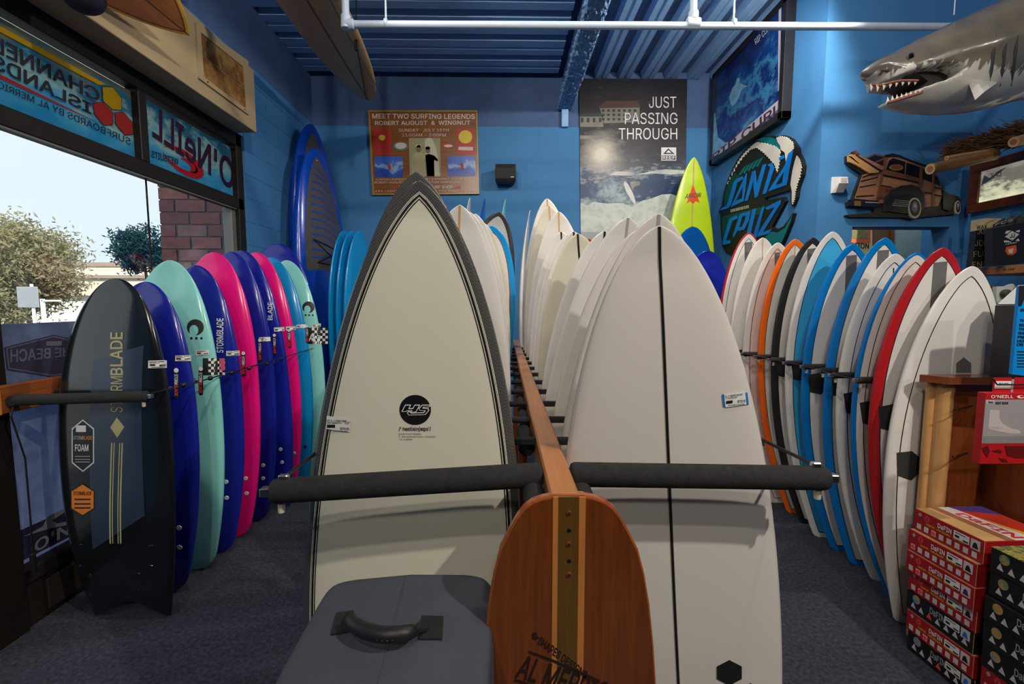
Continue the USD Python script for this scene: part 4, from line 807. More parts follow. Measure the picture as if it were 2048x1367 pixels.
for m_, pts in ((mat('photo_board', C(190, 188, 160), .5), [(860, 520), (890, 476), (960, 476), (1020, 600), (1060, 800), (1075, 1020), (900, 1020), (870, 700)]), (mat('photo_shirt', C(165, 160, 120), .5), [(690, 720), (740, 680), (820, 690), (870, 730), (870, 920), (880, 1020), (690, 1020), (660, 900)]), (mat('photo_dark', C(30, 26, 24), .5), [(870, 720), (920, 705), (1000, 730), (1050, 790), (1040, 810), (995, 790), (1000, 1030), (890, 1030)]),
                 (mat('photo_skin', C(120, 92, 62), .5), ell(772, 630, 38, 52)), (mat('photo_cap', C(190, 180, 150), .5), ell(772, 590, 40, 22)), (mat('photo_skin', (1, 1, 1)), ell(905, 650, 36, 50)), (mat('photo_dark', (1, 1, 1)), ell(905, 620, 36, 22)), (mat('photo_skin', (1, 1, 1)), [(1030, 800), (1060, 800), (1055, 850), (990, 930), (960, 920), (1020, 850)])):
    po.part('figure_print', slab([e1(*p) for p in pts], P1, FR, .0055, .0062 + .0002 * len(pts) / 30), m_)
for cx, cy, rx, ry, m_ in ((516, 592, 112, 62, mat('emblem_teal', C(70, 120, 115), .4)), (516, 588, 82, 46, PT), (1200, 585, 100, 32, pr), (1200, 590, 62, 20, PT)): po.part('emblem', slab([e1(*p) for p in ell(cx, cy, rx, ry)], P1, FR, .0055, .0063 if m_ is not PT else .007), m_)
for x in (375, 1285): po.part('emblem', slab([e1(*p) for p in [(x, 1212), (x + 20, 1172), (x + 100, 1166), (x + 85, 1202)]], P1, FR, .0055, .0065), pr)
# wave poster
rf = thing('wave_poster', 'tall photographic poster of a town above breaking waves on the back wall', 'poster', base=YW()(1265, 300))
r1 = lambda x, y: (1150 + x / 4.144, 150 + y / 4.144)
P2 = YW(.016); zt, zb_ = P2(1265, 157)[2], P2(1265, 560)[2]
f_ = lambda y: (P2(1265, 150 + y / 4.144)[2] - zb_) / (zt - zb_)
stops_ = [(0, C(150, 165, 160)), (f_(1250), C(165, 178, 172)), (f_(1110), C(172, 184, 178)), (f_(1060), C(120, 142, 150)), (f_(1000), C(34, 62, 104)), (f_(850), C(30, 56, 96)), (f_(800), C(130, 142, 150)), (f_(770), C(60, 68, 84)), (f_(660), C(46, 46, 58)), (f_(560), C(38, 38, 46)), (f_(380), C(50, 46, 48)), (f_(250), C(36, 30, 34)), (1, C(14, 16, 30))]
ca, cb_ = P2(*r1(215, 660)), P2(*r1(300, 960))
PRN = usdkit.material(stage, '/World/Looks/print_town_wave', {'g': ('geometry', {}), 's': ('separate_xyz', {}), 'm': ('map_range', {'from_min': zb_, 'from_max': zt}), 'mp': ('mapping', {'scale': (1, 1, 2.2)}), 'n': ('noise_texture', {'scale': 7.0, 'detail': 8.0, 'roughness': .7}), 'm2': ('map_range', {'from_min': .25, 'from_max': .75, 'to_min': -.09, 'to_max': .09}), 'a': ('math', {'math_type': 'add'}), 'r': ('rgb_ramp', {'ramp': stops_}),
    'da': ('mapping', {'location': (-ca[0] / .40, 0, -ca[2] / .42), 'scale': (1 / .40, 0, 1 / .42)}), 'ga': ('gradient_texture', {'gradient_type': 'quadratic_sphere'}), 'na': ('math', {'math_type': 'multiply_add', 'value2': .5, 'value3': -.25}), 'fa': ('math', {'math_type': 'add'}), 'ka': ('map_range', {'from_min': .05, 'from_max': .75, 'clamp': True}), 'xa': ('mix_color', {'b': C(212, 204, 192)}),
    'db': ('mapping', {'location': (-cb_[0] / .42, 0, -cb_[2] / .30), 'scale': (1 / .42, 0, 1 / .30)}), 'gb': ('gradient_texture', {'gradient_type': 'quadratic_sphere'}), 'nb': ('noise_texture', {'scale': 16.0, 'detail': 8.0, 'roughness': .75}), 'nb1': ('math', {'math_type': 'multiply_add', 'value2': 3.0, 'value3': -1.45}), 'fb': ('math', {'math_type': 'add'}), 'kb': ('map_range', {'from_min': .1, 'from_max': 1.0, 'clamp': True}), 'xb': ('mix_color', {'b': C(150, 168, 182)}), 'kbm': ('math', {'math_type': 'multiply'}), 'kbg': ('math', {'math_type': 'multiply', 'value2': 2.5, 'use_clamp': True}), 'p': ('principled_bsdf', {'roughness': .38, 'specular_ior_level': .3})},
    [('g.position', 's.vector'), ('s.z', 'm.value'), ('g.position', 'mp.vector'), ('mp.vector', 'n.vector'), ('n.fac', 'm2.value'), ('m.result', 'a.value1'), ('m2.result', 'a.value2'), ('a.value', 'r.fac'), ('g.position', 'da.vector'), ('da.vector', 'ga.vector'), ('n.fac', 'na.value1'), ('ga.fac', 'fa.value1'), ('na.value', 'fa.value2'), ('fa.value', 'ka.value'), ('ka.result', 'xa.fac'), ('r.color', 'xa.a'),
     ('g.position', 'db.vector'), ('db.vector', 'gb.vector'), ('g.position', 'nb.vector'), ('nb.fac', 'nb1.value1'), ('gb.fac', 'fb.value1'), ('nb1.value', 'fb.value2'), ('fb.value', 'kb.value'), ('xa.result', 'xb.a'), ('kb.result', 'kbm.value1'), ('gb.fac', 'kbg.value1'), ('kbg.value', 'kbm.value2'), ('kbm.value', 'xb.fac'), ('xb.result', 'p.base_color')], surface='p.BSDF')
rf.part('print', slab([r1(35, 30), r1(930, 32), r1(905, 1500), r1(48, 1500)], P2, FR, -.015, .002), PRN)
tw_m, tl = mat('town_wall', C(120, 118, 108), .3, .15, 10), mat('town_roof', C(76, 44, 38), .3, .15, 10)
for pts, m_ in (([(205, 275), (535, 270), (535, 390), (240, 400)], tw_m), ([(190, 272), (250, 215), (520, 215), (548, 268)], tl), ([(40, 345), (230, 345), (235, 430), (42, 430)], tw_m), ([(40, 345), (60, 320), (210, 315), (235, 345)], mat('town_green', C(40, 58, 52), .3)), ([(42, 500), (240, 505), (230, 525), (42, 530)], tw_m), ([(280, 830), (330, 800), (430, 798), (500, 815), (470, 835)], mat('rock_print', C(62, 52, 48), .3))):
    rf.part('town_print', slab([r1(*p) for p in pts], P2, FR, .002, .003), m_)
dkp = mat('town_window', C(36, 38, 42), .3)
for k in range(7):
    for j in range(3): rf.part('window_print', slab([r1(*p) for p in rect(222 + k * 44, 285 + j * 36, 244 + k * 44, 305 + j * 36)], P2, FR, .003, .0036), dkp)
for k in range(4): rf.part('window_print', slab([r1(*p) for p in rect(48 + k * 50, 355, 68 + k * 50, 392)], P2, FR, .003, .0036), dkp)
foam = rampmat('foam_print', 'z', zb_, zt, [(0, C(150, 165, 160)), (.4, C(205, 212, 206)), (.75, C(160, 172, 168)), (1, C(120, 140, 140))], 9, .3, rough=.45)
rf.part('foam_print', slab([r1(*p) for p in [(46, 1060), (110, 1080), (150, 1050), (260, 1065), (380, 1060), (470, 1090), (560, 1040), (640, 1020), (720, 990), (800, 985), (860, 1010), (900, 1010), (900, 1300), (46, 1300)]], P2, FR, .002, .0028), foam)
rf.part('foam_print', slab([r1(*p) for p in [(500, 828), (640, 795), (760, 780), (905, 790), (905, 815), (800, 825), (640, 815)]], P2, FR, .002, .0027), foam)
rf.part('board_print', slab([r1(*p) for p in [(412, 878), (440, 905), (480, 980), (500, 1040), (500, 1080), (460, 1030), (420, 960), (402, 905)]], P2, FR, .003, .004), PAPER); rf.part('surfer_print', slab([r1(*p) for p in [(455, 890), (490, 878), (540, 885), (535, 915), (495, 925), (480, 955), (462, 930)]], P2, FR, .003, .0038), dkp)
for tx, x0, x1, y0, h_ in (('JUST', 612, 838, 272, 92), ('PASSING', 412, 848, 406, 92), ('THROUGH', 362, 846, 533, 92)): ptext(tx, x0, y0, x1, y0, h_, mat('poster_white', C(222, 218, 222), .4), False, rf, r1, P2, .004)
PW = mat('poster_white', (1, 1, 1))
rf.part('logo_box', slab([r1(*p) for p in rect(714, 600, 838, 710)], P2, FR, .003, .004), PW)
navy_ = mat('logo_navy', C(34, 38, 62), .3)
rf.part('logo_mark', slab(sg.Polygon([r1(*p) for p in [(728, 655), (772, 608), (824, 655)]], [[r1(*p) for p in [(752, 645), (774, 622), (800, 645)]]]), P2, FR, .004, .005), navy_); rf.part('logo_band', slab([r1(*p) for p in rect(720, 665, 832, 704)], P2, FR, .004, .005), navy_)
ptext('REEF', 724, 700, 828, 700, 30, PW, True, rf, r1, P2, .006)
# speaker
sq = at(1011, 345, Y=YB - .2)
spk = thing('speaker', 'small black speaker on the back wall between the two posters', 'speaker', base=sq)
hw_, hh = .118, .095
spk.part('cabinet', trimesh.convex.convex_hull([sq + np.array(v) for v in [(-hw_, 0, -hh * .75), (hw_, 0, -hh * .75), (-hw_, 0, hh), (hw_, 0, hh), (-hw_ * .8, .19, -hh), (hw_ * .8, .19, -hh), (-hw_ * .8, .19, hh), (hw_ * .8, .19, hh), (-hw_ * .97, .02, -hh), (hw_ * .97, .02, -hh)]]), mat('speaker_black', (.012, .012, .013), .6))
spk.part('grille', box(sq + [-hw_ * .95, -.012, -hh * .7], sq + [hw_ * .95, -.001, hh * .55], .004), mat('grille_black', (.02, .02, .022), .8, .4, 300)); spk.part('badge', box(sq + [.06, -.015, -.055], sq + [.095, -.012, -.047]), PAPER)
for k in range(4): spk.part('vent_rib', box(sq + [-hw_ * .9, -.01, hh * (.62 + .1 * k)], sq + [hw_ * .9, .0, hh * (.66 + .1 * k)]), mat('speaker_black', (1, 1, 1)))
spk.part('bracket', box((sq[0] - .03, YB - .012, sq[2] - .08), (sq[0] + .03, YB, sq[2] + .06), .004), bronze)
# framed poster on the right wall
XP = XR - .085
P3 = lambda px, py: at(px, py, X=XP); NR = (-1, 0, 0); v1 = lambda x, y: (1120 + x / 2.6286, y / 2.6286)
ya, yb_ = at(1421, 250, X=XP)[1], at(1567, 150, X=XP)[1]; z0 = at(1421, 330, X=XP)[2]; z1 = ZC - .005
rc = thing('framed_poster', 'black framed blue ocean poster with a surfer high on the right wall', 'poster', base=(XP, (ya + yb_) / 2, z0))
for nm, lo_, hi_ in (('frame_rail', (XP, yb_, z0), (XR, ya, z0 + .06)), ('frame_rail', (XP, yb_, z1 - .06), (XR, ya, z1)), ('frame_stile', (XP, yb_, z0), (XR, yb_ + .06, z1)), ('frame_stile', (XP, ya - .06, z0), (XR, ya, z1))): rc.part(nm, box(lo_, hi_, .004), mat('frame_black', (.012, .012, .014), .35))
rc.part('print', box((XP + .012, yb_ + .05, z0 + .05), (XP + .03, ya - .05, z1 - .05)), rampmat('ocean_print', 'z', z0, z1, [(0, C(90, 150, 185)), (.2, C(24, 84, 150)), (.4, C(12, 34, 100)), (.55, C(60, 130, 175)), (.68, C(16, 60, 130)), (1, C(14, 20, 70))], 3.2, .42, (1, .9, 1.4), rough=.25))
P3b = lambda px, py: at(px, py, X=XP + .011)
ic = mat('ice_print', C(120, 175, 205), .2, .25, 14); wh_ = mat('print_pale', C(190, 186, 196), .3)
rc.part('surfer_print', slab([v1(*p) for p in [(890, 510), (905, 465), (925, 440), (930, 412), (942, 410), (946, 438), (985, 452), (955, 472), (945, 500), (925, 540), (905, 560), (896, 540)]], P3b, NR, 0, .001), ic)
rc.part('wave_print', slab([v1(*p) for p in [(792, 620), (815, 590), (830, 720), (870, 750), (900, 740), (850, 790), (792, 830)]], P3b, NR, 0, .0008), ic)
rc.part('pale_band', slab([v1(*p) for p in [(792, 832), (1155, 520), (1165, 560), (792, 862)]], P3b, NR, .0005, .0015), wh_)
rc.part('lettering', qtext('RIP CURL', [v1(800, 848), v1(1160, 585), v1(1160, 535), v1(800, 815)], P3b, NR, .002, .003, True), mat('rip_maroon', C(70, 30, 56), .3)); rc.part('lettering', qtext('RIP CURL', [v1(1030, 235), v1(1110, 150), v1(1108, 120), v1(1022, 208)], P3b, NR, .001, .002), wh_)
rc.part('pale_band', slab([v1(*p) for p in [(1150, 40), (1163, 30), (1160, 470), (1146, 480)]], P3b, NR, .0003, .0013), wh_)
# wave sign on the right wall
XS = XR - .03; P4 = lambda px, py: at(px, py, X=XS); s1 = lambda x, y: (1430 + x / 5.26, 250 + y / 5.26)
sn = thing('wave_sign', 'large cut out sign of a curling wave with blue slanted lettering on the right wall', 'sign', base=P4(1520, 390))
out_ = [(45, 915), (60, 870), (75, 850), (95, 720), (130, 600), (180, 480), (240, 360), (300, 280), (380, 205), (440, 155), (520, 122), (590, 120), (650, 128), (700, 112), (760, 128), (800, 150), (830, 190), (865, 245), (870, 300), (905, 360), (925, 430), (915, 520), (880, 610), (860, 680), (850, 760), (815, 850), (800, 800), (800, 690), (775, 640), (780, 680), (520, 760), (520, 800), (715, 760), (735, 800), (590, 1070), (640, 1105), (720, 1070), (780, 990), (820, 930), (800, 1010), (740, 1160), (680, 1290), (600, 1367), (300, 1390), (120, 1340), (80, 1270), (65, 1100), (62, 950)]
SB = lambda p: sg.Polygon([s1(*q) for q in p])
sn.part('board', slab(SB(out_).buffer(1.0), P4, NR, -.028, .0), mat('sign_black', (.010, .013, .012), .6, spec=.2))
TEAL, TEAL2, SWH, SBL = mat('sign_teal', C(0, 116, 122), .6, .1, 5, spec=.2), mat('sign_deep_teal', C(10, 70, 62), .6, .2, 6, spec=.2), mat('sign_foam', C(216, 210, 198), .6, spec=.2), mat('sign_blue', C(0, 124, 215), .6, spec=.2)
sn.part('wave_crest', slab(SB([(440, 158), (520, 126), (590, 125), (640, 150), (680, 200), (690, 255), (655, 270), (600, 215), (540, 190)]), P4, NR, 0, .003), TEAL)
sn.part('wave_tail', slab(SB([(590, 1120), (660, 1130), (740, 1080), (815, 945), (795, 1015), (735, 1160), (680, 1285), (600, 1360), (500, 1370), (530, 1180)]), P4, NR, 0, .003), TEAL)
sn.part('wave_body', slab(SB([(95, 850), (105, 720), (150, 600), (200, 500), (260, 540), (200, 640), (150, 780), (125, 850)]), P4, NR, 0, .002), TEAL2); sn.part('wave_body', slab(SB([(72, 960), (150, 940), (520, 850), (500, 930), (150, 1000), (100, 1230), (80, 1200)]), P4, NR, 0, .002), TEAL2)
for k in range(5): sn.part('wave_line', slab(SB([(250 + k * 45, 520 - k * 22), (300 + k * 45, 450 - k * 24), (345 + k * 45, 415 - k * 22), (310 + k * 45, 465 - k * 24), (270 + k * 45, 530 - k * 22)]), P4, NR, .0, .0025), TEAL)
def scallop(pts, amp, n=3):
    out = []
    for (x0, y0), (x1, y1) in zip(pts, pts[1:]):
        for k in range(n * 2): u = k / (n * 2); s_ = amp if k % 2 else -amp * .3; L = math.hypot(x1 - x0, y1 - y0); out.append((x0 + (x1 - x0) * u - (y1 - y0) / L * s_, y0 + (y1 - y0) * u + (x1 - x0) / L * s_))
    return out + [pts[-1]]
foam_a = scallop([(130, 630), (200, 480), (260, 370), (320, 290), (400, 215), (450, 180), (540, 195), (640, 225), (690, 270), (680, 400), (655, 500)], -9) + scallop([(655, 500), (630, 420), (570, 350), (510, 290), (440, 240), (380, 260), (310, 330), (230, 440), (160, 570), (130, 640)], 10)
foam_b = scallop([(650, 140), (700, 120), (770, 135), (825, 185), (832, 240), (800, 290), (770, 340), (755, 420)], -9) + [(748, 360), (740, 290), (700, 260), (690, 215), (665, 180)]
foam_c = scallop([(865, 320), (895, 360), (915, 430), (900, 530), (870, 620), (848, 700), (842, 770), (818, 835)], -9) + [(812, 790), (815, 700), (800, 620), (820, 480), (845, 380)]
for g in (foam_a, foam_b, foam_c): sn.part('foam', slab(SB(g).buffer(0), P4, NR, .002, .006), SWH)
for k in range(14): x = 170 + k * 14; y = 905 - k * 3.4; sn.part('reflection_line', slab(SB(rect(x, y - 20, x + 5, y + 12)), P4, NR, .002, .003), SWH)
letters = {'S': [(290, 540), (225, 572), (205, 600), (130, 850), (70, 875), (62, 895), (140, 875), (165, 845), (235, 610), (300, 565)],
 'A': ([(335, 510), (175, 860), (300, 800), (322, 650)], [(300, 640), (292, 770), (220, 800)]), 'N': [(400, 490), (320, 800), (345, 790), (408, 570), (425, 765), (450, 750), (540, 410), (510, 420), (440, 640), (425, 480)],
 'T': [(560, 420), (600, 400), (625, 450), (540, 715), (508, 725), (590, 440)], 'A2': ([(825, 265), (755, 630), (568, 695), (745, 420), (780, 300)], [(735, 480), (715, 610), (640, 635)]), 'AB': [(680, 345), (725, 318), (735, 345), (690, 368)],
 'C': [(230, 950), (170, 975), (150, 1010), (85, 1240), (95, 1260), (160, 1240), (165, 1215), (115, 1215), (185, 1010), (240, 980)], 'R': ([(270, 935), (370, 905), (355, 1010), (310, 1100), (240, 1110), (200, 1180), (195, 1160)], [(290, 960), (335, 945), (322, 1005), (290, 1070), (255, 1075)]),
 'U': [(400, 890), (435, 880), (380, 1130), (410, 1160), (500, 870), (525, 850), (440, 1180), (360, 1170), (345, 1130)], 'Z': [(535, 870), (695, 790), (690, 830), (505, 1130), (600, 1095), (570, 1140), (455, 1170), (470, 1120), (640, 860), (555, 890)]}
for k, v in letters.items():
    g = SB(v) if not isinstance(v, tuple) else sg.Polygon([s1(*q) for q in v[0]], [[s1(*q) for q in v[1]]])
    sn.part('letter', slab(g.buffer(.35), P4, NR, .002, .007), SBL)

# ------------------------------------------------------------------ return wall: car cut-out, sensor, pictures behind the doorway
YC_ = YR - .03; P5 = lambda px, py: at(px, py, Y=YC_); w1_ = lambda x, y: (1700 + x / 6.8346, 280 + y / 6.8346)
cr_ = thing('car_cutout', 'flat cut out of an old wood sided wagon with surfboards in its rear window', 'sign', base=P5(1805, 370))
WP = lambda p: sg.Polygon([w1_(*q) for q in p])
sil = [(-45, 215), (-30, 205), (0, 200), (35, 205), (45, 152), (75, 150), (120, 210), (200, 255), (330, 190), (460, 225), (480, 205), (570, 185), (700, 215), (1040, 345), (1140, 440), (1200, 500), (1240, 640), (1300, 710), (1400, 770), (1470, 780), (1495, 830), (1500, 890), (1508, 920), (1480, 960), (1450, 1010), (1330, 1020), (960, 1055), (830, 1080), (740, 1055), (0, 1050), (-52, 1030), (-52, 1022), (330, 985), (330, 940), (140, 920), (-30, 905), (-35, 850), (0, 830), (40, 790), (160, 460), (0, 345), (-45, 300)]
cr_.part('board', slab(WP(sil), P5, FR, -.028, .0), mat('car_shadow', C(32, 32, 26), .45))
w_l, w_d = wood('car_wood_light', C(176, 128, 96), C(140, 92, 66), .4, 'x', 5, 0), wood('car_wood_dark', C(128, 76, 54), C(100, 56, 40), .4, 'z', 5, 0)
cdk, cnv, tan_, chm = mat('car_dark', C(14, 13, 16), .3), mat('car_navy', C(30, 30, 48), .25), mat('car_tan', C(196, 148, 90), .4), mat('car_chrome', C(160, 160, 165), .25)
layers = [('rear_panel', [(165, 480), (440, 385), (345, 830), (60, 800)], w_l), ('side_panel', [(440, 400), (520, 240), (650, 235), (1050, 385), (1170, 480), (1240, 640), (1250, 770), (1200, 900), (1010, 920), (370, 860)], w_l),
 ('slot', [(172, 500), (430, 410), (425, 425), (165, 520)], cdk), ('slot', [(125, 640), (345, 600), (342, 612), (120, 655)], cdk), ('slot', [(145, 560), (375, 500), (373, 512), (140, 575)], cdk), ('slot', [(80, 765), (320, 752), (318, 765), (76, 780)], cdk),
 ('rear_window', [(485, 405), (530, 280), (580, 250), (750, 300), (735, 465)], cdk), ('side_window', [(765, 310), (945, 370), (935, 520), (755, 465)], cdk), ('side_window', [(985, 390), (1115, 455), (1112, 580), (972, 525)], cdk), ('side_window', [(1145, 470), (1200, 530), (1222, 630), (1145, 590)], cdk),
 ('roof', [(480, 205), (570, 185), (700, 215), (720, 240), (1040, 345), (1035, 372), (640, 232), (520, 235)], cnv), ('tailgate', [(200, 255), (330, 195), (460, 230), (435, 385), (330, 310)], cnv), ('tailgate_frame', [(200, 258), (330, 190), (465, 222), (450, 238), (332, 210), (215, 262)], w_d), ('tailgate_frame', [(330, 300), (470, 240), (475, 262), (350, 315)], w_d),
 ('wood_band', [(440, 405), (930, 520), (928, 575), (430, 470)], w_d), ('wood_band', [(400, 620), (580, 650), (470, 800), (370, 790)], w_d), ('slot', [(435, 475), (930, 580), (930, 592), (435, 490)], cdk), ('slot', [(412, 618), (560, 640), (556, 652), (410, 632)], cdk),
 ('pillar', [(460, 250), (500, 240), (400, 640), (370, 830), (340, 830)], w_d), ('pillar', [(950, 370), (985, 385), (960, 640), (925, 640)], w_d), ('pillar', [(1112, 460), (1140, 480), (1130, 900), (1105, 910)], w_d), ('slot', [(1010, 710), (1105, 725), (1105, 738), (1010, 722)], cdk), ('slot', [(1140, 745), (1245, 760), (1245, 772), (1140, 758)], cdk), ('slot', [(1140, 640), (1240, 660), (1240, 670), (1140, 652)], cdk),
 ('fender', [(440, 900), (470, 780), (560, 690), (680, 630), (820, 615), (930, 650), (990, 740), (1010, 900), (960, 960), (760, 960), (440, 980)], cnv), ('fender_shade', [(470, 900), (510, 800), (640, 760), (800, 740), (930, 790), (970, 900), (930, 1000), (740, 1010), (460, 970)], cdk), ('hood', [(1250, 690), (1330, 740), (1460, 775), (1490, 830), (1480, 900), (1420, 830), (1340, 980), (1250, 940)], cdk),
 ('bumper', [(-30, 820), (170, 815), (380, 850), (390, 880), (340, 920), (150, 915), (-30, 900)], cnv), ('number_plate', [(40, 838), (135, 838), (130, 905), (38, 900)], mat('car_plate', C(120, 84, 40), .4)), ('chrome_strip', [(190, 845), (380, 855), (380, 868), (190, 862)], chm),
 ('longboard', [(-45, 215), (0, 200), (60, 210), (380, 430), (370, 450), (250, 460), (60, 345), (-40, 300)], tan_), ('longboard', [(30, 215), (120, 215), (440, 370), (435, 405), (370, 430)], w_l), ('longboard_stripe', [(50, 215), (75, 212), (400, 415), (370, 430)], cnv), ('longboard_fin', [(40, 155), (70, 150), (115, 205), (60, 208)], w_d), ('longboard_fin', [(-45, 225), (80, 320), (110, 330), (60, 290), (0, 235)], cdk)]
for i, (nm, p, m_) in enumerate(layers): cr_.part(nm, slab(WP(p), P5, FR, .0, .003 + .0004 * i), m_)
cr_.part('oval_sticker', slab(WP(ell(618, 380, 92, 45)), P5, FR, .0, .012), mat('oval_olive', C(110, 110, 48), .4)); cr_.part('oval_sticker_centre', slab(WP(ell(618, 372, 70, 30)), P5, FR, .0, .013), mat('oval_rust', C(130, 60, 40), .4))
for cx, cy, rx, ry in ((858, 935, 88, 142), (1446, 925, 34, 92)):
    cr_.part('tyre', slab(WP(ell(cx, cy, rx, ry)), P5, FR, 0, .018), mat('tyre_white', C(190, 175, 150), .5)); cr_.part('wheel', slab(WP(ell(cx - 2, cy - 4, rx * .78, ry * .8)), P5, FR, 0, .02), cdk); cr_.part('hubcap', slab(WP(ell(cx - 6, cy - 14, rx * .5, ry * .55)), P5, FR, 0, .022), mat('hub_grey', C(95, 98, 110), .25)); cr_.part('hub', slab(WP(ell(cx - 8, cy - 26, rx * .22, ry * .24)), P5, FR, 0, .026), chm)
for k in range(4): cr_.part('chrome_strip', slab(WP([(590 - k * 12, 822 + k * 24), (775, 840 + k * 24), (775, 847 + k * 24), (590 - k * 12, 829 + k * 24)]), P5, FR, 0, .02), chm)
q = at(1679, 369, Y=YR - .03)
ms = thing('motion_sensor', 'small white motion sensor on the blue wall left of the wagon cut-out', 'sensor', base=q)
ms.part('housing', trimesh.convex.convex_hull([q + np.array(v) for v in [(-.045, .03, -.06), (.045, .03, -.06), (-.045, .03, .065), (.045, .03, .065), (-.035, -.035, .05), (.035, -.035, .05), (-.035, -.045, .0), (.035, -.045, .0), (-.03, -.005, -.06), (.03, -.005, -.06)]]), mat('sensor_white', (.72, .68, .64), .4)); ms.part('lens', box(q + [-.026, -.046, .005], q + [.026, -.036, .042], .004), mat('sensor_lens', (.55, .52, .50), .2))
YD = YR + .94; P6 = lambda px, py: at(px, py, Y=YD)
pf = thing('small_poster', 'small yellow and orange poster behind the doorway, left of the sea picture', 'poster', base=P6(1724, 500))
pf.part('sheet', slab(rect(1690, 440, 1743, 560), P6, FR, 0, .01), mat('poster_cream', C(212, 186, 110), .5)); pf.part('orange_border', slab(rect(1692, 440, 1739, 486), P6, FR, .01, .012), mat('poster_orange', C(200, 90, 40), .5)); pf.part('photo', slab(rect(1694, 440, 1734, 477), P6, FR, .012, .014), mat('photo_olive', C(120, 112, 60), .5, .3, 30))
pf.part('lettering', qtext('ACTION', [(1690, 495), (1736, 497), (1736, 487), (1690, 485)], P6, FR, .011, .013, True), INK)
sea = thing('sea_picture', 'framed misty grey green wave picture behind the doorway', 'picture', base=P6(1838, 520))
sea.part('print', slab(rect(1784, 430, 1891, 600), P6, FR, 0, .02), rampmat('misty_sea', 'z', P6(1838, 560)[2], P6(1838, 440)[2], [(0, C(60, 90, 90)), (.3, C(70, 105, 105)), (.5, C(150, 165, 150)), (1, C(165, 180, 165))], 2.5, .3)); sea.part('frame', slab(sg.Polygon(rect(1781, 425, 1895, 603), [rect(1784, 430, 1891, 600)]), P6, FR, 0, .03), wood('panel_wood', (1, 1, 1), (1, 1, 1)))
DL = UsdLux.SphereLight.Define(stage, '/World/room_lamp'); DL.CreateRadiusAttr(.08); DL.CreateIntensityAttr(7); DL.CreateNormalizeAttr(True); DL.CreateColorAttr((1, .85, .66)); DL.AddTranslateOp().Set(Gf.Vec3d(3.0, YR + .45, 3.2))
# ------------------------------------------------------------------ board racks
FOAMP = mat('foam_pad_black', (.026, .026, .027), .8, .25, 60, bump=.7, bscale=650, spec=.3)
STEEL, CAPW = mat('steel_tube', (.55, .54, .52), .3, metallic=1.0), mat('cap_ivory', (.62, .56, .42), .5)
OAK = wood('mahogany_beam', C(196, 130, 70), C(166, 100, 50), .38, 'y', 5, .2)
OAKX = wood('rail_mahogany', C(150, 84, 38), C(116, 60, 24), .4, 'y', 5, .2)
BX, BW, BT, Y0, Y1 = .110, .055, 1.155, .80, 4.30
def arm(node, a, b, r, cap=True, cut=None, lead=0.0):
    a, b = np.asarray(a, float), np.asarray(b, float); d = (b - a) / np.linalg.norm(b - a)
    node.part('arm_tube', obox((a + b) / 2 + d * .008, d, np.cross((0, 0, 1), d), (0, 0, 1), np.linalg.norm(b - a) + .02, .018, .018, .002), STEEL if not lead else FOAMP, label=None if lead else 'bare steel tube end')
    node.part('foam_pad', rod(a + d * lead, b - d * .004, r, 18, r * .35), FOAMP, 50)
    if cap: node.part('end_cap', rod(b - d * .022 + [0, 0, -r * .8], b - d * .022 + [0, 0, -r - .022], .007, 10, .003), CAPW, 40, label='ivory plastic peg')
    if cut is not None: node.part('foam_seam', rod(a + (b - a) * cut, a + (b - a) * cut + d * .0025, r - .0004, 18), DK)
rk = thing('centre_rack', 'mahogany beam rack with black foam arms running down the middle of the shop', 'surfboard rack', base=(BX, Y0, 0))
rk.part('beam', box((BX - BW / 2, Y0, BT - .085), (BX + BW / 2, Y1, BT), .004), OAK)
for y in (1.02, 2.6, 4.2): rk.part('post', box((BX - .022, y - .03, 0), (BX + .022, y + .03, BT - .085), .003), OAKX)
za_ = BT - .022
arms_y = [.935, 1.17, 1.392, 1.615, 1.84, 2.065, 2.29, 2.51, 2.735, 2.96, 3.18, 3.40, 3.62]
tips = {-1: [], 1: []}
for i, y in enumerate(arms_y):
    for s_ in (-1, 1):
        dz = 0.0 if s_ > 0 or i else -.012; dy = -.02 if (s_ < 0 and i == 0) else 0
        a = np.array([BX + s_ * (BW / 2 + .002), y, za_ + .006]); b = np.array([BX + s_ * (.592 if s_ < 0 else .585), y + dy, za_ - .006 + dz])
        if i == 0: arm(rk, a, b, .0255, cut=.33 if s_ < 0 else None)
        elif i > 1 and s_ < 0 or i > 7:
            b = np.array([BX + s_ * .56, y, za_]); rk.part('arm', rod(a, b, .010, 10), FOAMP, 50)
        else: b = np.array([BX + s_ * .56, y, za_]); arm(rk, a, b, .0165, lead=.055)
        tips[s_].append(b)
        y2 = arms_y[i + 1] - .02 if i + 1 < len(arms_y) else y + .18
        r_ = .022 if i < 2 else .017
        if s_ < 0 or i == 0:
            rk.part('side_pad', rod((BX + s_ * (BW / 2 + r_), y - (.10 if i == 0 else -.025), BT - .045), (BX + s_ * (BW / 2 + r_), (y if i == 0 else y2) - .012, BT - .045), r_, 14, .004), FOAMP, 50)
for s_, lab in ((-1, 'left'), (1, 'right')):
    T = tips[s_]; t0, t1 = T[0] + [-s_ * .03, .0, .028], T[1] + [-s_ * .01, 0, .016]
    cd = thing('bungee_cord', f'black elastic cord hooked between arm ends on the {lab} side of the centre rack', 'cord', base=t0)
    pts = [t0] + [q + [-s_ * .012, 0, .019] for q in T[1:]]; cd.part('cord', tube(pts, .0042, 7), DK)
    cd.part('hook', obox(t0, (1, 0, 0), (0, 1, 0), (0, 0, 1), .02, .014, .016, .003), STEEL)
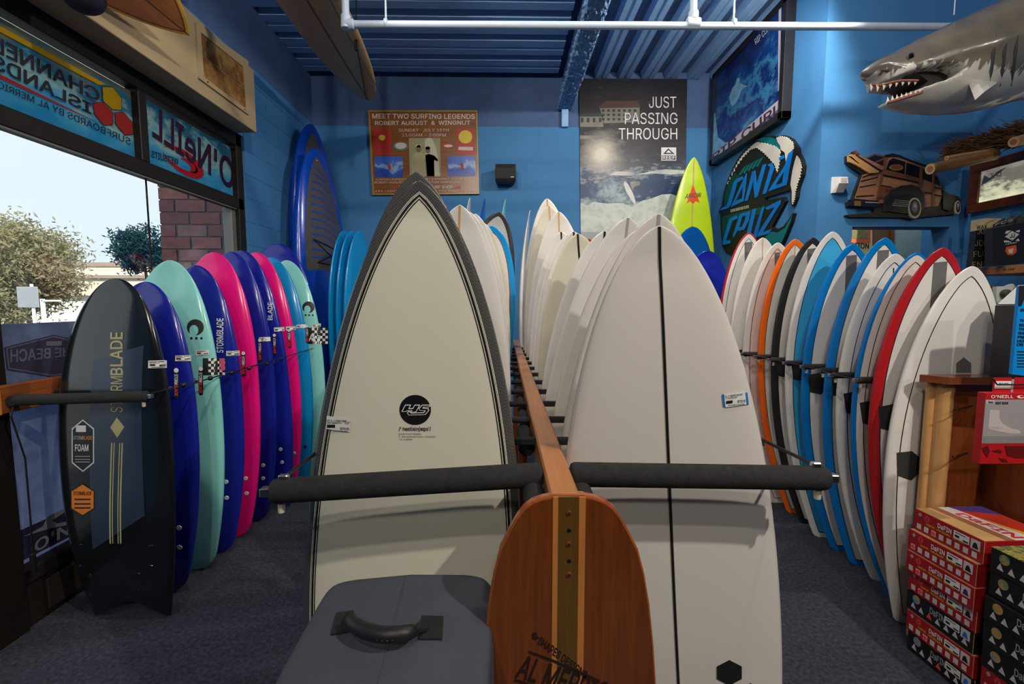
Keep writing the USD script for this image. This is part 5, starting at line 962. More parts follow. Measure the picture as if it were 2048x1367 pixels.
# front plate, shaped like a board nose
yp = .79; pl = lambda px, py: at(px, py, Y=yp)
half = [(992, 30), (996, 52), (1004, 74), (1016, 90), (1034, 104), (1060, 119), (1100, 139), (1150, 152), (1210, 162), (1290, 170), (1367, 175), (1500, 182), (1700, 186), (2000, 184)]
c0 = 1138.5
pf_ = [(c0 + h, y) for y, h in half]; pm = [(c0 - h, y) for y, h in half]
poly = sg.Polygon(pm[::-1] + pf_).buffer(0)
poly3 = lambda g: sg.Polygon([(pl(x, y)[0], pl(x, y)[2]) for x, y in g.exterior.coords])
pw = poly3(poly); zmin = .0
pw = pw.union(sg.box(pw.bounds[0] + .005, .0, pw.bounds[2] - .005, pw.bounds[1] + .05)).buffer(0)
MAHX = wood('plate_mahogany', C(122, 64, 28), C(92, 44, 17), .25, 'z', 6, .4); OLIVE = wood('plate_olive', C(104, 74, 30), C(84, 58, 22), .3, 'z', 6, .4); MAPLE = wood('plate_maple', C(196, 130, 66), C(176, 110, 52), .3, 'z', 6, .4)
pt = thing('rack_end_plate', 'dark mahogany board nose shaped end plate with pale stripes and a stamped logo', 'rack panel', base=(BX, yp, 0))
xz = lambda d=0: (lambda x, z: np.array([x, yp + d, z]))
body_ = slab(pw.buffer(-.004).simplify(.0004), xz(), FR, -.026, .0); edge = slab(pw.simplify(.0004), xz(), FR, -.022, -.004)
# rounded edge: hull-like bevel by stacking three outlines
bev = [slab(pw.buffer(-b_).simplify(.0004), xz(), FR, -.026 + i_, -i_) for b_, i_ in ((.0, .006), (.0015, .003), (.004, .0))]
pt.part('panel', bev[2], MAHX)
pt.part('rounded_edge', cat(bev[0], bev[1]), wood('plate_edge', C(178, 100, 56), C(150, 78, 40), .25, 'x', 6, .4), 30)
xs0 = [pl(x, 1100)[0] for x in (1105, 1115.5, 1157, 1170)]
for k, m_ in ((0, MAPLE), (1, OLIVE), (2, MAPLE)): pt.part('inlay_stripe', slab(sg.box(xs0[k], 0.02, xs0[k + 1], 2).intersection(pw.buffer(-.0015)), xz(), FR, -.0266, .0006 if m_ is OLIVE else .0008), m_)
COP = mat('screw_copper', C(176, 96, 72), .35, metallic=.7)
for y, w in ((1025, 1), (1060, 0), (1087, 1), (1121, 0), (1148, 1)):
    q = pl(1138, y)
    if w:
        sc = pt.part('screw', rod(q + [0, .001, 0], q + [0, -.0028, 0], .0045, 14, .001), COP, 40); sc.part('screw_slot', cat(obox(q + [0, -.003, 0], (1, 0, 0), (0, 1, 0), (0, 0, 1), .005, .0006, .001), obox(q + [0, -.003, 0], (0, 0, 1), (0, 1, 0), (1, 0, 0), .005, .0006, .001)), DK)
    else: pt.part('screw_hole', rod(q + [0, .001, 0], q + [0, -.0012, 0], .004, 14), DK)
BRN = mat('stamp_ink', C(38, 18, 8), .6)
cz = lambda x, y: (540 + x / 2.56, 960 + y / 2.56)
pt.part('stamp_text', qtext('SHAPES DESIGNS', [cz(1368, 832), cz(1612, 1012), cz(1628, 980), cz(1385, 795)], pl, FR, .001, .0014, True), BRN)
pt.part('stamp_rule', slab([cz(1322, 868), cz(1440, 910), cz(1690, 1020), cz(1690, 1034), cz(1440, 925), cz(1322, 880)], pl, FR, .0009, .0013), BRN)
pt.part('stamp_text', qtext('AL MERRICK', [cz(1255, 1000), cz(1760, 1170), cz(1800, 1060), cz(1300, 892)], pl, FR, .001, .0014, True), BRN)
pt.part('stamp_rule', slab([cz(1255, 1012), cz(1380, 1055), cz(1376, 1068), cz(1250, 1024)], pl, FR, .0009, .0013), BRN)
pt.part('stamp_mark', slab(sg.Polygon([cz(*p) for p in ell(1355, 785, 14, 10)]).union(sg.Polygon([cz(*p) for p in ell(1358, 803, 18, 9)])), pl, FR, .001, .0014), BRN)

# left wall rack
rl = thing('window_rack', 'mahogany rail with black foam arms along the window behind the soft boards', 'surfboard rack', base=(-2.11, 1.95, 0))
rl.part('rail', box((-2.165, 1.93, 1.03), (-2.125, 3.9, 1.15), .004), OAKX)
rl.part('rail_end', box((-2.17, 1.918, 1.028), (-2.12, 1.931, 1.152), .003), wood('plate_maple', (1, 1, 1), (1, 1, 1)))
for z in (.4,): rl.part('rail_post', box((-2.165, 3.84, 0), (-2.13, 3.88, 1.03), .003), OAKX)
rl.part('rail_pad', rod((-2.10, 1.945, 1.085), (-2.10, 1.99, 1.085), .024, 12, .004), FOAMP, 50)
ly = [1.965, 2.145, 2.342, 2.525, 2.70, 2.90, 3.105, 3.285, 3.45, 3.605]; ltip = []
for i, y in enumerate(ly):
    a, b = np.array([-2.10, y, 1.085]), np.array([-1.535 if i == 0 else -1.585, y, 1.10])
    arm(rl, a, b, .024 if i == 0 else .016); ltip.append(b)
cd = thing('bungee_cord', 'long black elastic cord strung past the edges of the soft boards', 'cord', base=ltip[0])
cd.part('cord', tube([ltip[0] + [.008, 0, .012]] + [q + [.075, 0, .012 + .004 * k] for k, q in enumerate(ltip[1:])], .0035, 7), DK)
for q in ltip[1:6]: cd.part('cord_knot', trimesh.Trimesh(ball.vertices * [.012, .014, .012] + q + [.075, 0, .016], ball.faces), DK, True)
h0, h1 = at(22, 832, X=-2.10), at(66, 1118, X=-2.12)
hc = thing('pull_cord', 'thin black cord hanging from the window rail down the filmed glass', 'cord', base=h0)
hc.part('cord', tube([h0 + [0, .02, .06], h0, h0 * .7 + h1 * .3 + [0, .03, 0], h0 * .3 + h1 * .7 + [0, .015, 0], h1], .0035, 7), DK); hc.part('weight', rod(h1 + [0, 0, .03], h1 - [0, 0, .06], .011, 10, .004), DK)
# right wall rack
rr = thing('side_rack', 'rack of short black foam arms holding the boards along the right wall', 'surfboard rack', base=(2.38, 2.8, 0))
rr.part('rail', box((2.40, 1.95, 1.07), (2.438, 3.58, 1.19), .004), OAKX)
for y in (1.98, 3.5): rr.part('rail_post', box((2.40, y - .02, 0), (2.438, y + .02, 1.07), .003), OAKX)
ry = [2.055, 2.143, 2.295, 2.46, 2.61, 2.77, 2.94, 3.11, 3.275, 3.44]; rtip = []
for i, y in enumerate(ry):
    if i == 0: continue
    a, b = np.array([2.40, y, 1.13]), np.array([(1.70, 1.70, 1.69, 1.74, 1.75, 1.745, 1.75, 1.75, 1.745, 1.74)[i], y, 1.13]); arm(rr, a, b, .0165); rtip.append(b)
cd = thing('bungee_cord', 'black elastic cord linking the foam arms of the right wall boards', 'cord', base=rtip[0])
cd.part('cord', tube([q + [-.006, 0, .006] for q in rtip], .0035, 7), DK)

# ------------------------------------------------------------------ grey bag with handle in front
BAG = mat('bag_grey', C(64, 68, 80), .7, .06, 6, bump=.25, bscale=500)
bg = thing('board_bag', 'grey fabric board bag standing upright with black carry handle on top, front left', 'bag', base=(-.2, .78, 0))
us, vs = np.linspace(0, 1, 40), np.linspace(0, 1, 44)
def bag_top(x, y):
    u, v = (x + .385) / .365, (y - .50) / .44
    return .887 + .03 * np.sin(np.clip(v, 0, 1) * 1.4) - .012 * (2 * u - 1) ** 2 + .012 * (u) + .012 * (meshkit.noise(np.stack([x * 9, y * 9, 0 * x], -1), 4) - .5)
prof = [(1.00, 0.0), (1.01, .35), (1.0, .70), (.985, .86), (.96, .885)]
ring = []
g = np.arange(72) * 2 * np.pi / 72; e_ = .17
bx_, by__ = np.sign(np.cos(g)) * abs(np.cos(g)) ** e_, np.sign(np.sin(g)) * abs(np.sin(g)) ** e_
layers_ = [(1.0, 0.01, 0), (1.0, .4, 0), (1.0, .78, 0), (.995, .86, 0), (.98, None, -.012), (.95, None, -.002), (.88, None, 0), (.7, None, 0), (.45, None, 0), (.2, None, 0), (.0, None, 0)]
V = []
for k_, z_, dz in layers_:
    x, y = -.198 + bx_ * .178 * k_, .715 + by__ * .225 * k_; zz_ = np.full_like(x, z_) if z_ is not None else bag_top(x, y) + dz
    if z_ is not None: x = x + .006 * (meshkit.noise(np.stack([x * 6, y * 6, zz_ * 6], -1), 9) - .5) * 2; zz_ = zz_ if z_ < .8 else np.minimum(zz_ + .02, bag_top(x, y) - .03)
    V.append(np.stack([x, y, zz_], 1))
G = np.array(V); G = np.concatenate([G, G[:, :1]], 1); gq = quads(G)
bg.part('shell', gq, BAG, 60)
on_top = lambda px, py, lift=0.0: (lambda q: np.array([q[0], q[1], bag_top(q[0], q[1]) + lift]))(at(px, py, Z=.915))
SE = mat('stitch_pale', C(150, 148, 140), .7)
sp_ = [on_top(812 - 57 * t, 1168 + 190 * t, .001) for t in np.linspace(0, 1, 70)]
bg.part('seam', tube(sp_, .0009, 5), mat('seam_dark', C(70, 74, 84), .8))
bg.part('stitching', cat(*[tube([sp_[k], sp_[k] * .5 + sp_[k + 1] * .5], .0008, 4) for k in range(0, 68)]), SE, kind='stuff')
WEB, GRIP = mat('webbing_black', (.012, .012, .013), .9, .3, 60, bump=.6, bscale=900), mat('grip_black', (.010, .010, .011), .5, .1, 20)
hdl = bg.part('handle_grip', tube([on_top(x, y, .024 + .010 * math.sin(math.pi * k / 8)) for k, (x, y) in enumerate([(700, 1262), (712, 1278), (730, 1291), (752, 1299), (775, 1303), (795, 1302), (810, 1299), (820, 1294), (827, 1287)])], [.0095, .012, .013, .013, .013, .013, .013, .012, .0095], 16), GRIP, True)
for k in range(9):
    x = 718 + k * 10.2; y = np.interp(x, [700, 712, 730, 752, 775, 795, 810, 820, 827], [1262, 1278, 1291, 1299, 1303, 1302, 1299, 1294, 1287]); q = on_top(x, y, .030) + [0, -.0088, .004]
    hdl.part('grip_rib', obox(q, (1, 0, 0), (0, .8, -.6), (0, .6, .8), .0035, .006, .010, .001), DK)
for pts in ([(673, 1225), (707, 1224), (703, 1262), (662, 1266)], [(844, 1240), (887, 1242), (884, 1282), (838, 1282)]):
    p = np.array([on_top(*q, .003) for q in pts]); bg.part('webbing_patch', trimesh.convex.convex_hull(np.vstack([p, p - [0, 0, .006]])), WEB)
for a_, b_ in (((690, 1240), (703, 1266)), ((858, 1262), (826, 1288))):
    p, q = on_top(*a_, .006), on_top(*b_, .024); mid = (p + q) / 2 + [0, 0, .006]
    bg.part('webbing_strap', trimesh.convex.convex_hull([v + w for v in (p, mid, q) for w in (np.array([0, .011, .0015]), np.array([0, -.011, .0015]), np.array([0, .011, -.0015]), np.array([0, -.011, -.0015]))]), WEB)

# ------------------------------------------------------------------ right side: counter, boxes, wall goods
BAM = wood('bamboo', C(196, 150, 98), C(168, 122, 74), .35, 'z', 4, .3); CNT = wood('counter_wood', C(124, 62, 24), C(92, 42, 14), .4, 'z', 5, .3); CNX = wood('counter_top_wood', C(122, 66, 32), C(96, 48, 20), .3, 'x', 5, .4)
ct = thing('display_counter', 'dark wooden display counter with bamboo corner posts at the right', 'counter', base=(1.95, 1.9, 0))
cxl, cy0, ctz = 1.83, 1.86, 1.195
ct.part('side_panel', box((cxl + .075, cy0 + .03, .02), (2.10, cy0 + .05, ctz - .03), .002), CNT); ct.part('end_panel', box((2.085, cy0 - .75, .02), (2.105, cy0 + .05, ctz - .09), .002), CNT); ct.part('back_panel', box((2.105, cy0 + .02, .02), (2.9, cy0 + .05, ctz - .03), .002), CNT)
tp_ = trimesh.convex.convex_hull([(x, y, z) for x, y in ((cxl - .045, cy0 + .045), (cxl + .01, cy0 - .035), (2.10, cy0 - .045), (2.10, cy0 + .055), (cxl - .02, cy0 + .055)) for z in (ctz - .03, ctz)])
ct.part('top_board', tp_, CNX); ct.part('top_board', box((2.103, cy0 - .25, ctz - .035), (2.9, cy0 + .055, ctz - .005), .003), CNX)
def bamboo(node, a, b, r, name='bamboo_post', nodes_=3, m_=None):
    a, b = np.asarray(a, float), np.asarray(b, float); t = np.linspace(0, 1, 40); rr_ = r * (1 + .06 * np.exp(-((t * (nodes_ + .6)) % 1 - .5) ** 2 / .0016) - .04 * np.exp(-((t * (nodes_ + .6)) % 1 - .44) ** 2 / .002))
    p = node.part(name, tube([a + (b - a) * x for x in t], rr_, 14), m_ or BAM, True); d = (b - a) / np.linalg.norm(b - a)
    p.part('cut_end', rod(a - d * .001, a + d * .004, r * .98, 14), mat('bamboo_cut', C(214, 170, 120), .6)); p.part('hollow', rod(a - d * .0018, a + d * .004, r * .6, 14), mat('bamboo_hollow', C(170, 110, 76), .8))
bamboo(ct, (cxl + .048, cy0 + .03, .0), (cxl + .052, cy0 + .03, ctz - .03), .034); bamboo(ct, (cxl + .012, cy0 + .05, .0), (cxl + .014, cy0 + .05, ctz - .03), .018)
def hook(x, z):
    q = np.array([x, cy0 + .03, z]); return tube([q, q + [0, -.02, .0], q + [-.0, -.10, .0], q + [-.02, -.13, .012], q + [-.035, -.145, .03]], .0028, 7)
q1, q2 = at(1918, 820, Y=cy0 - .05), at(1908, 918, Y=cy0 - .05)
for q in (q1, q2): ct.part('wire_hook', tube([(q[0] + .14, cy0 + .03, q[2]), (q[0] + .06, cy0 - .005, q[2]), (q[0], cy0 - .05, q[2] + .0), (q[0] - .02, cy0 - .06, q[2] + .02)], .0028, 7), DK)
# boot box hanging on its hook
YK = 1.50; kb = lambda px, py: at(px, py, Y=YK); k6 = lambda x, y: (1900 + x / 6.216, 740 + y / 6.216)
c_ = lambda x, y: np.array(kb(*k6(x, y)))
x0, x1 = c_(410, 700)[0], c_(1160, 700)[0]; z0, z1 = c_(410, 1165)[2], c_(410, 285)[2]
bb = thing('boot_box', 'red and grey hanging box showing a pale wetsuit sock', 'box', base=(x0, YK, z0))
CRD = mat('card_red', C(176, 22, 30), .4); CGR = mat('card_grey', C(150, 146, 150), .45); CGL = mat('card_light', C(186, 176, 178), .45)
bb.part('carton', box((x0, YK, z0), (x1, YK + .028, z1), .001), CRD); wz = lambda y: z1 + (z0 - z1) * (y - 285) / 880
KP = lambda x, z: np.array([x, YK, z])
wx = lambda x: x0 + (x1 - x0) * (x - 410) / 750
def kslab(pts, m_, nm, t1=.0012, t0=.0): bb.part(nm, slab([(wx(x), wz(y)) for x, y in pts], KP, FR, t0, t1), m_)
def ktext(tx, xa, xb, y, h, m_, b=True): bb.part('lettering', qtext(tx, [(wx(xa), wz(y)), (wx(xb), wz(y)), (wx(xb), wz(y - h)), (wx(xa), wz(y - h))], KP, FR, .0016, .0022, b), m_)
kslab(rect(410, 365, 1160, 905), CGR, 'grey_field'); kslab([(418, 372), (520, 372), (520, 412), (418, 412)], CGL, 'size_field', .0016); ktext('3mm', 440, 502, 406, 26, INK); ktext('HEAT SOCK', 530, 690, 420, 28, INK)
ktext("O'NEILL", 470, 745, 345, 36, PAPER); kslab(ell(840, 332, 45, 18), PAPER, 'brand_mark', .0016); kslab(ell(850, 326, 26, 9), CRD, 'brand_mark', .0022)
kslab([(470, 490), (590, 492), (600, 600), (640, 660), (760, 720), (860, 745), (885, 770), (860, 785), (760, 785), (600, 755), (480, 730), (468, 700)], CGL, 'sock_picture', .0018); ktext("O'NEILL", 485, 645, 722, 22, GREY, False)
kslab(rect(420, 815, 1160, 895), mat('card_mid_grey', C(128, 126, 130), .5), 'grey_field', .0016)
for k in range(3): kslab(rect(440, 835 + k * 18, 690, 839 + k * 18), CGR, 'print', .002)
DR = mat('card_dark_red', C(92, 12, 16), .45)
for p in ([(415, 960), (480, 930), (520, 1000), (490, 1080), (440, 1010)], [(540, 1000), (620, 980), (670, 1000), (660, 1030), (600, 1020)], [(700, 940), (1150, 940), (1150, 1090), (860, 1090), (740, 1060)], [(640, 1090), (720, 1100), (760, 1140), (690, 1140)]): kslab(p, DR, 'print_shadow', .0014)
hz = z1 + .05
bb.part('header_card', box((wx(572), YK + .02, z1 - .002), (wx(795), YK + .023, hz)), CRD); bb.part('header_card', box((wx(830), YK + .02, z1 - .002), (x1, YK + .023, hz)), CRD)
bb.part('price_label', box((wx(585), YK + .0185, z1 + .012), (wx(785), YK + .02, z1 + .038)), PAPER); bb.part('hang_tab', box((wx(790), YK + .021, z1), (wx(835), YK + .023, z1 + .044)), GREY)
bb.part('lettering', qtext('HEAT SOCK', [(wx(630), z1 + .026), (wx(750), z1 + .026), (wx(750), z1 + .032), (wx(630), z1 + .032)], lambda x, z: np.array([x, YK + .0185, z]), FR, .0, .0006), INK)
hk_ = ct.part('wire_hook', tube([(2.09, YK + .012, hz - .022), (wx(560), YK + .005, hz - .022), (wx(510), YK + .0, hz - .012), (wx(480), YK, hz + .0)], .0026, 7), DK)
# stacks of fin boxes
RB, BB_, CB = mat('box_red', C(158, 22, 30), .4, .05, 4), mat('box_black', (.010, .010, .011), .35, .1, 6), mat('box_card', C(186, 148, 96), .6, .05, 5)
WSQ, RDT, YTX = mat('box_white', C(198, 190, 192), .5), mat('dot_red', C(236, 74, 66), .5), mat('box_yellow', C(206, 160, 40), .5)
def fin_box(label, o, u, w, L, D, H, red, dot=0, art=False, purple=False, grp=None):
    """o: near lower corner; u: along the printed long face, away from the viewer; w: across."""
    o = np.asarray(o, float); up = np.array([0, 0, 1.0]); n = -w
    t = thing('fin_box', label, 'box', base=o, group=grp)
    bx = obox(o + u * L / 2 + w * D / 2 + up * (H / 2), u, w, up, L, D, H - .003, .0012); t.part('carton', bx, RB if red else BB_)
    F_ = lambda a, b: o + u * (L * (1 - a)) + up * (H * b)      # a: 0 far end .. 1 near end, b: 0 bottom .. 1 top
    put = lambda nm, pts, m_, t1=.001, t0=.0: t.part(nm, slab(pts, F_, n, t0, t1), m_)
    txt = lambda tx, a0, a1, b0, b1, m_, b=True: t.part('lettering', qtext(tx, [(a0, b0), (a1, b0), (a1, b1), (a0, b1)], F_, n, .0012, .0016, b), m_)
    if red:
        txt('DaFIN', .37, .57, .62, .82, PAPER); txt('COMFORT - PERFORMANCE - THEY FLOAT!', .2, .76, .46, .55, YTX)
        for k in range(8):
            a = .055 + k * .114; put('size_square', rect(a, .12, a + .066, .36), WSQ)
            if k == dot: put('size_dot', [(a + .033 + .03 * math.cos(q), .24 + .10 * math.sin(q)) for q in np.linspace(0, 6.28, 14)], RDT, .0016)
        put('diamond', [(.06, .80), (.09, .90), (.12, .80), (.09, .70)], GREY); put('emblem', [(.20 + .04 * math.cos(q), .74 + .15 * math.sin(q)) for q in np.linspace(0, 6.28, 16)], mat('box_rose', C(196, 70, 70), .5)); txt('X', .18, .22, .66, .84, RB)
    else:
        put('globe', [(.16 + .06 * math.cos(q), .70 + .2 * math.sin(q)) for q in np.linspace(0, 6.28, 18)], rampmat('globe_print', 'z', 0, .7, [(0, C(80, 140, 170)), (.5, C(190, 140, 60)), (1, C(60, 130, 120))], 40, .5)); txt('DaFIN', .38, .60, .52, .80, GREY)
        for k in range(7):
            a = .08 + k * .128; put('size_triangle', [(a, .24), (a + .035, .50), (a + .08, .22)], RDT if k == dot else WSQ)
    put('bar_label', rect(.60, .52, .81, .86), PAPER, .0012)
    t.part('print', slab(sg.MultiPolygon([sg.Polygon(rect(*r_)) for r_ in ((.62, .60, .68, .70), (.62, .78, .76, .81), (.73, .56, .80, .62))]), F_, n, .0012, .0018), INK)
    put('fin_picture', rect(.83, .46, .95, .88), WSQ, .0012); put('fin_shape', [(.855, .52), (.87, .72), (.88, .76), (.90, .76), (.91, .72), (.935, .52)], (mat('fin_purple', C(60, 40, 90), .5) if purple else DK) if red else mat('fin_blue', C(40, 110, 200), .5), .002)
    tn = lambda a, b: o + u * (L * (1 - a)) + w * (D * b) + up * H
    if art:
        T_ = lambda nm, pts, m_, t1=.0: t.part(nm, slab(pts, tn, up, -.0014, t1), m_)
        T_('top_card', rect(0.01, 0.01, .99, .30), CB, -.0006); T_('top_print', [(.0, .22), (.99, .28), (.99, .42), (.0, .34)], mat('top_brown', C(140, 90, 60), .5), -.0002); T_('top_print', [(.0, .34), (.99, .40), (.99, .70), (.0, .52)], mat('top_pale', C(200, 192, 186), .5), .0002)
        T_('top_print', [(.0, .52), (.55, .60), (.99, .70), (.99, .99), (.0, .99)], mat('top_red', C(176, 44, 30), .5), .0004); T_('top_print', [(.2, .56), (.36, .58), (.98, .78), (.98, .70), (.5, .60)], mat('top_yellow', C(206, 160, 30), .5), .0008); T_('top_print', [(.0, .5), (.12, .54), (.3, .99), (.0, .99)], mat('top_purple', C(70, 54, 120), .5), .001)
        t.part('lettering', qtext('DaFIN', [(.22, .38), (.95, .44), (.95, .58), (.22, .50)], tn, up, .0004, .0012, True), mat('top_ink_red', C(190, 40, 50), .5))
    elif red: t.part('top_card', slab(rect(.01, .01, .99, .99), tn, up, -.0014, -.0004), CB)
    t.part('card_edge', obox(o + up * (H / 2) - u * .0002 - w * .0002, u, w, up, .0016, .0016, H - .006), CB)
far, near = at(1830, 1015, X=1.745), at(1970, 1082, Z=at(1830, 1015, X=1.745)[2])
u = far - near; u[2] = 0; L_ = np.linalg.norm(u); u /= L_; w = np.array([u[1], -u[0], 0])
Hb = far[2] / 7
specs = [('black', 3), ('red', 2), ('black', 2), ('red', 1), ('red', 1), ('red', 0), ('red', 2)]
words = ['black fin box at the bottom of the left stack', 'red fin box second from the bottom of the left stack', 'black fin box with blue fin picture, third from the bottom, left stack', 'red fin box below the purple fin one in the left stack', 'red fin box with a purple fin picture in the left stack', 'red fin box second from the top, its first square marked', 'red fin box with colourful lid on top of the left stack']
offs = [(.0, .012), (.004, .004), (.012, .006), (.004, .000), (.0, -.022), (.004, -.016), (.0, .0)]
for k, ((c_k, dot), lb) in enumerate(zip(specs, words)):
    o_ = near * [1, 1, 0] + u * offs[k][0] + w * (offs[k][1] + .0) + np.array([0, 0, Hb * k])
    fin_box(lb, o_, u, w, L_, .30, Hb, c_k == 'red', dot, art=(k == 6), purple=(k == 4))
far2 = at(1982, 1092, Y=1.535); z2 = far2[2]; H2 = z2 / 7; near2 = far2 - u * L_
words2 = ['black fin box lowest in the right stack', 'red fin box near the bottom of the right stack', 'black fin box third from the bottom of the right stack', 'black fin box in the middle of the right stack', 'black fin box third from the top of the right stack', 'black fin box second from the top of the right stack', 'black fin box with mossy printed lid on top of the right stack']
for k, lb in enumerate(words2):
    fin_box(lb, near2 * [1, 1, 0] + w * (.004 * ((k * 3) % 4) - .006) + np.array([0, 0, H2 * k]), u, w, L_, .30, H2, k == 1, 7)
lid = single('box_lid_print', 'mossy green and gold printed lid sheet on the top black fin box', 'print', slab(rect(.01, .01, .99, .99), lambda a, b: near2 * [1, 1, 0] + u * (L_ * a) + w * (.30 * b - .006) + np.array([0, 0, z2]), (0, 0, 1), .0005, .0016), rampmat('moss_print', 'x', 1.6, 2.0, [(0, C(40, 44, 26)), (.4, C(160, 150, 80)), (.6, C(70, 80, 40)), (1, C(80, 150, 140))], 30, .7))

# goods by the right wall
GLOW = rampmat('lit_wave_print', 'z', 2.24, 2.54, [(0, C(226, 226, 190)), (.3, C(190, 192, 160)), (.45, C(110, 108, 96)), (.8, C(120, 116, 108)), (1, C(150, 148, 136))], 7, .35, (1, 1.4, 3), emit=.55)
XW = XT - .05; P7 = lambda px, py: at(px, py, X=XW); NW = (-1, 0, 0); t1_ = lambda x, y: (1920 + x / 3.797, 280 + y / 3.797)
lb = thing('lightbox', 'backlit black and white wave poster in a wide brown frame on the right wall', 'lightbox', base=P7(1990, 370))
ya, yb_ = P7(1936, 400)[1], 2.75; z0, z1 = P7(1936, 427)[2], P7(1938, 333)[2]; FW_ = wood('frame_brown', C(110, 52, 20), C(84, 36, 12), .35, 'y', 4, .3)
for nm, lo_, hi_ in (('frame_rail', (XW - .01, yb_, z0), (XT - .001, ya, z0 + .065)), ('frame_rail', (XW - .01, yb_, z1 - .065), (XT - .001, ya, z1)), ('frame_stile', (XW - .01, ya - .08, z0 + .065), (XT - .001, ya, z1 - .065)), ('frame_stile', (XW - .01, yb_, z0 + .065), (XT - .001, yb_ + .08, z1 - .065))): lb.part(nm, box(lo_, hi_, .004), FW_)
lb.part('lit_print', box((XW + .004, yb_ + .07, z0 + .06), (XW + .02, ya - .07, z1 - .06)), GLOW)
P7b = lambda px, py: at(px, py, X=XW + .003); lb.part('hatched_shape', slab([t1_(*p) for p in [(162, 345), (185, 265), (225, 290), (290, 235), (352, 205), (300, 250), (235, 300)]], P7b, NW, .0, .001), mat('print_mint', C(140, 165, 150), .4)); lb.part('lettering', qtext('TAJ', [t1_(228, 292), t1_(315, 272), t1_(315, 236), t1_(232, 256)], P7b, NW, .001, .002, True), mat('taj_pink', C(228, 190, 175), .4))
# bamboo and thatch eave
ea = thing('thatch_eave', 'bamboo pole eave with a ragged brown thatch fringe above the lit poster', 'awning', base=(3.2, 3.3, 2.6))
B_ = lambda px, py, Y: at(px, py, Y=Y)
bamboo(ea, B_(1860, 338, 3.06), B_(1990, 309, 3.09), .035, 'bamboo_pole', 2, wood('bamboo_old', C(150, 104, 44), C(118, 76, 28), .4, 'x', 4, .2)); bamboo(ea, B_(1893, 316, 3.12), B_(1990, 300, 3.14), .015, 'bamboo_pole', 2); bamboo(ea, B_(2027, 284, 2.94), B_(2085, 270, 2.96), .032, 'bamboo_pole', 1)
rg = np.random.default_rng(11); blades = []
for k in range(900):
    s_ = rg.uniform(0, 1); px = 1905 + s_ * 170; yt = 294 - s_ * 44 + rg.uniform(-1, 1) * (7 + 14 * s_); Yb = 3.34 - .30 * s_ + rg.uniform(-.07, .07)
    c = at(px, yt + 14, Y=Yb); d = np.array([-.06 - rg.uniform(0, .09), rg.normal() * .03, rg.normal() * .03 + rg.choice([.03, -.015])]); e = np.array([0, .3, 1]) * .0045
    blades.append(np.array([c - e, c + e, c + d * .6 + e * .8 + [0, 0, .01], c + d * .6 - e * .8 + [0, 0, .01], c + d]))
bv = np.concatenate(blades); bf = np.concatenate([np.array([[0, 1, 2], [0, 2, 3], [3, 2, 4]]) + 5 * k for k in range(len(blades))])
ea.part('thatch', trimesh.Trimesh(bv, bf, process=False), mat('thatch_brown', C(92, 62, 30), .9, .4, 30), kind='stuff')
ea.part('thatch_core', tube([at(1912, 306, Y=3.34), at(1955, 292, Y=3.25), at(2000, 278, Y=3.15), at(2060, 262, Y=3.05)], [.012, .035, .045, .05], 10), mat('thatch_core_brown', C(60, 38, 18), .95, .4, 25, bump=1.0, bscale=60), True)
# shelf and packs
SHF = wood('shelf_ply', C(176, 120, 66), C(150, 96, 48), .45, 'x', 4, .1)
sa, sb = at(1955, 536, Y=3.05), at(2030, 533, Y=3.05)
sh = thing('plywood_shelf', 'light plywood shelf under the black packaged leashes', 'shelf', base=sa)
sh.part('board', box((sa[0] - .02, 2.72, sa[2] - .05), (XT - .001, 3.09, sa[2]), .003), SHF); sh.part('bracket', box((XT - .2, 2.8, sa[2] - .22), (XT - .001, 2.83, sa[2] - .05), .002), SHF); sh.part('upright', box((XT - .03, 3.05, .8), (XT - .001, 3.12, P7(1990, 445)[2]), .002), SHF)
sh.part('back_board', box((2.70, 2.90, 1.15), (XT - .001, 2.925, at(2005, 572, Y=2.9)[2]), .002), SHF)
sh.part('label_strip', qtext('SURF', [(2005, 541), (2030, 540), (2030, 536), (2005, 537)], lambda px, py: at(px, py, Y=2.72), FR, .0005, .001, True), INK)
pk = lambda px, py: at(px, py, Y=2.96); BLK = mat('pack_black', (.014, .014, .015), .35)
g1 = thing('leash_pack', 'black package lettered in gold on the plywood shelf', 'package', base=pk(1968, 530))
g1.part('card', slab([t1_(125, 688), t1_(255, 660), t1_(250, 955), t1_(90, 965)], pk, FR, -.04, 0), BLK); GL = mat('pack_gold', C(140, 124, 92), .4)
for tx, x0, x1, y0, h in (('JOHN', 132, 290, 716, 40), ('JOHN', 112, 255, 806, 42), ('FLOR', 102, 245, 888, 42), ('ENCE', 92, 248, 966, 42)): g1.part('lettering', qtext(tx, [t1_(x0, y0), t1_(min(x1, 250), y0 - 10), t1_(min(x1, 250), y0 - 10 - h), t1_(x0, y0 - h)], pk, FR, .001, .002), GL)
pk2 = lambda px, py: at(px, py, Y=2.86)
g2 = thing('traction_pack', 'black package with white diamond emblem and orange tag on the plywood shelf', 'package', base=pk2(2015, 530))
g2.part('card', slab([t1_(250, 668), t1_(480, 622), t1_(560, 610), t1_(560, 930), t1_(250, 958)], pk2, FR, -.05, 0), BLK); PWH, POR = mat('pack_white', (.62, .62, .60), .4), mat('pack_orange', C(224, 92, 30), .4)
g2.part('emblem', slab([t1_(*p) for p in [(340, 735), (392, 690), (448, 715), (395, 762)]], pk2, FR, 0, .002), PWH); g2.part('emblem_centre', qtext('JJ', [t1_(375, 745), t1_(412, 738), t1_(412, 708), t1_(378, 714)], pk2, FR, .002, .003, True), BLK)
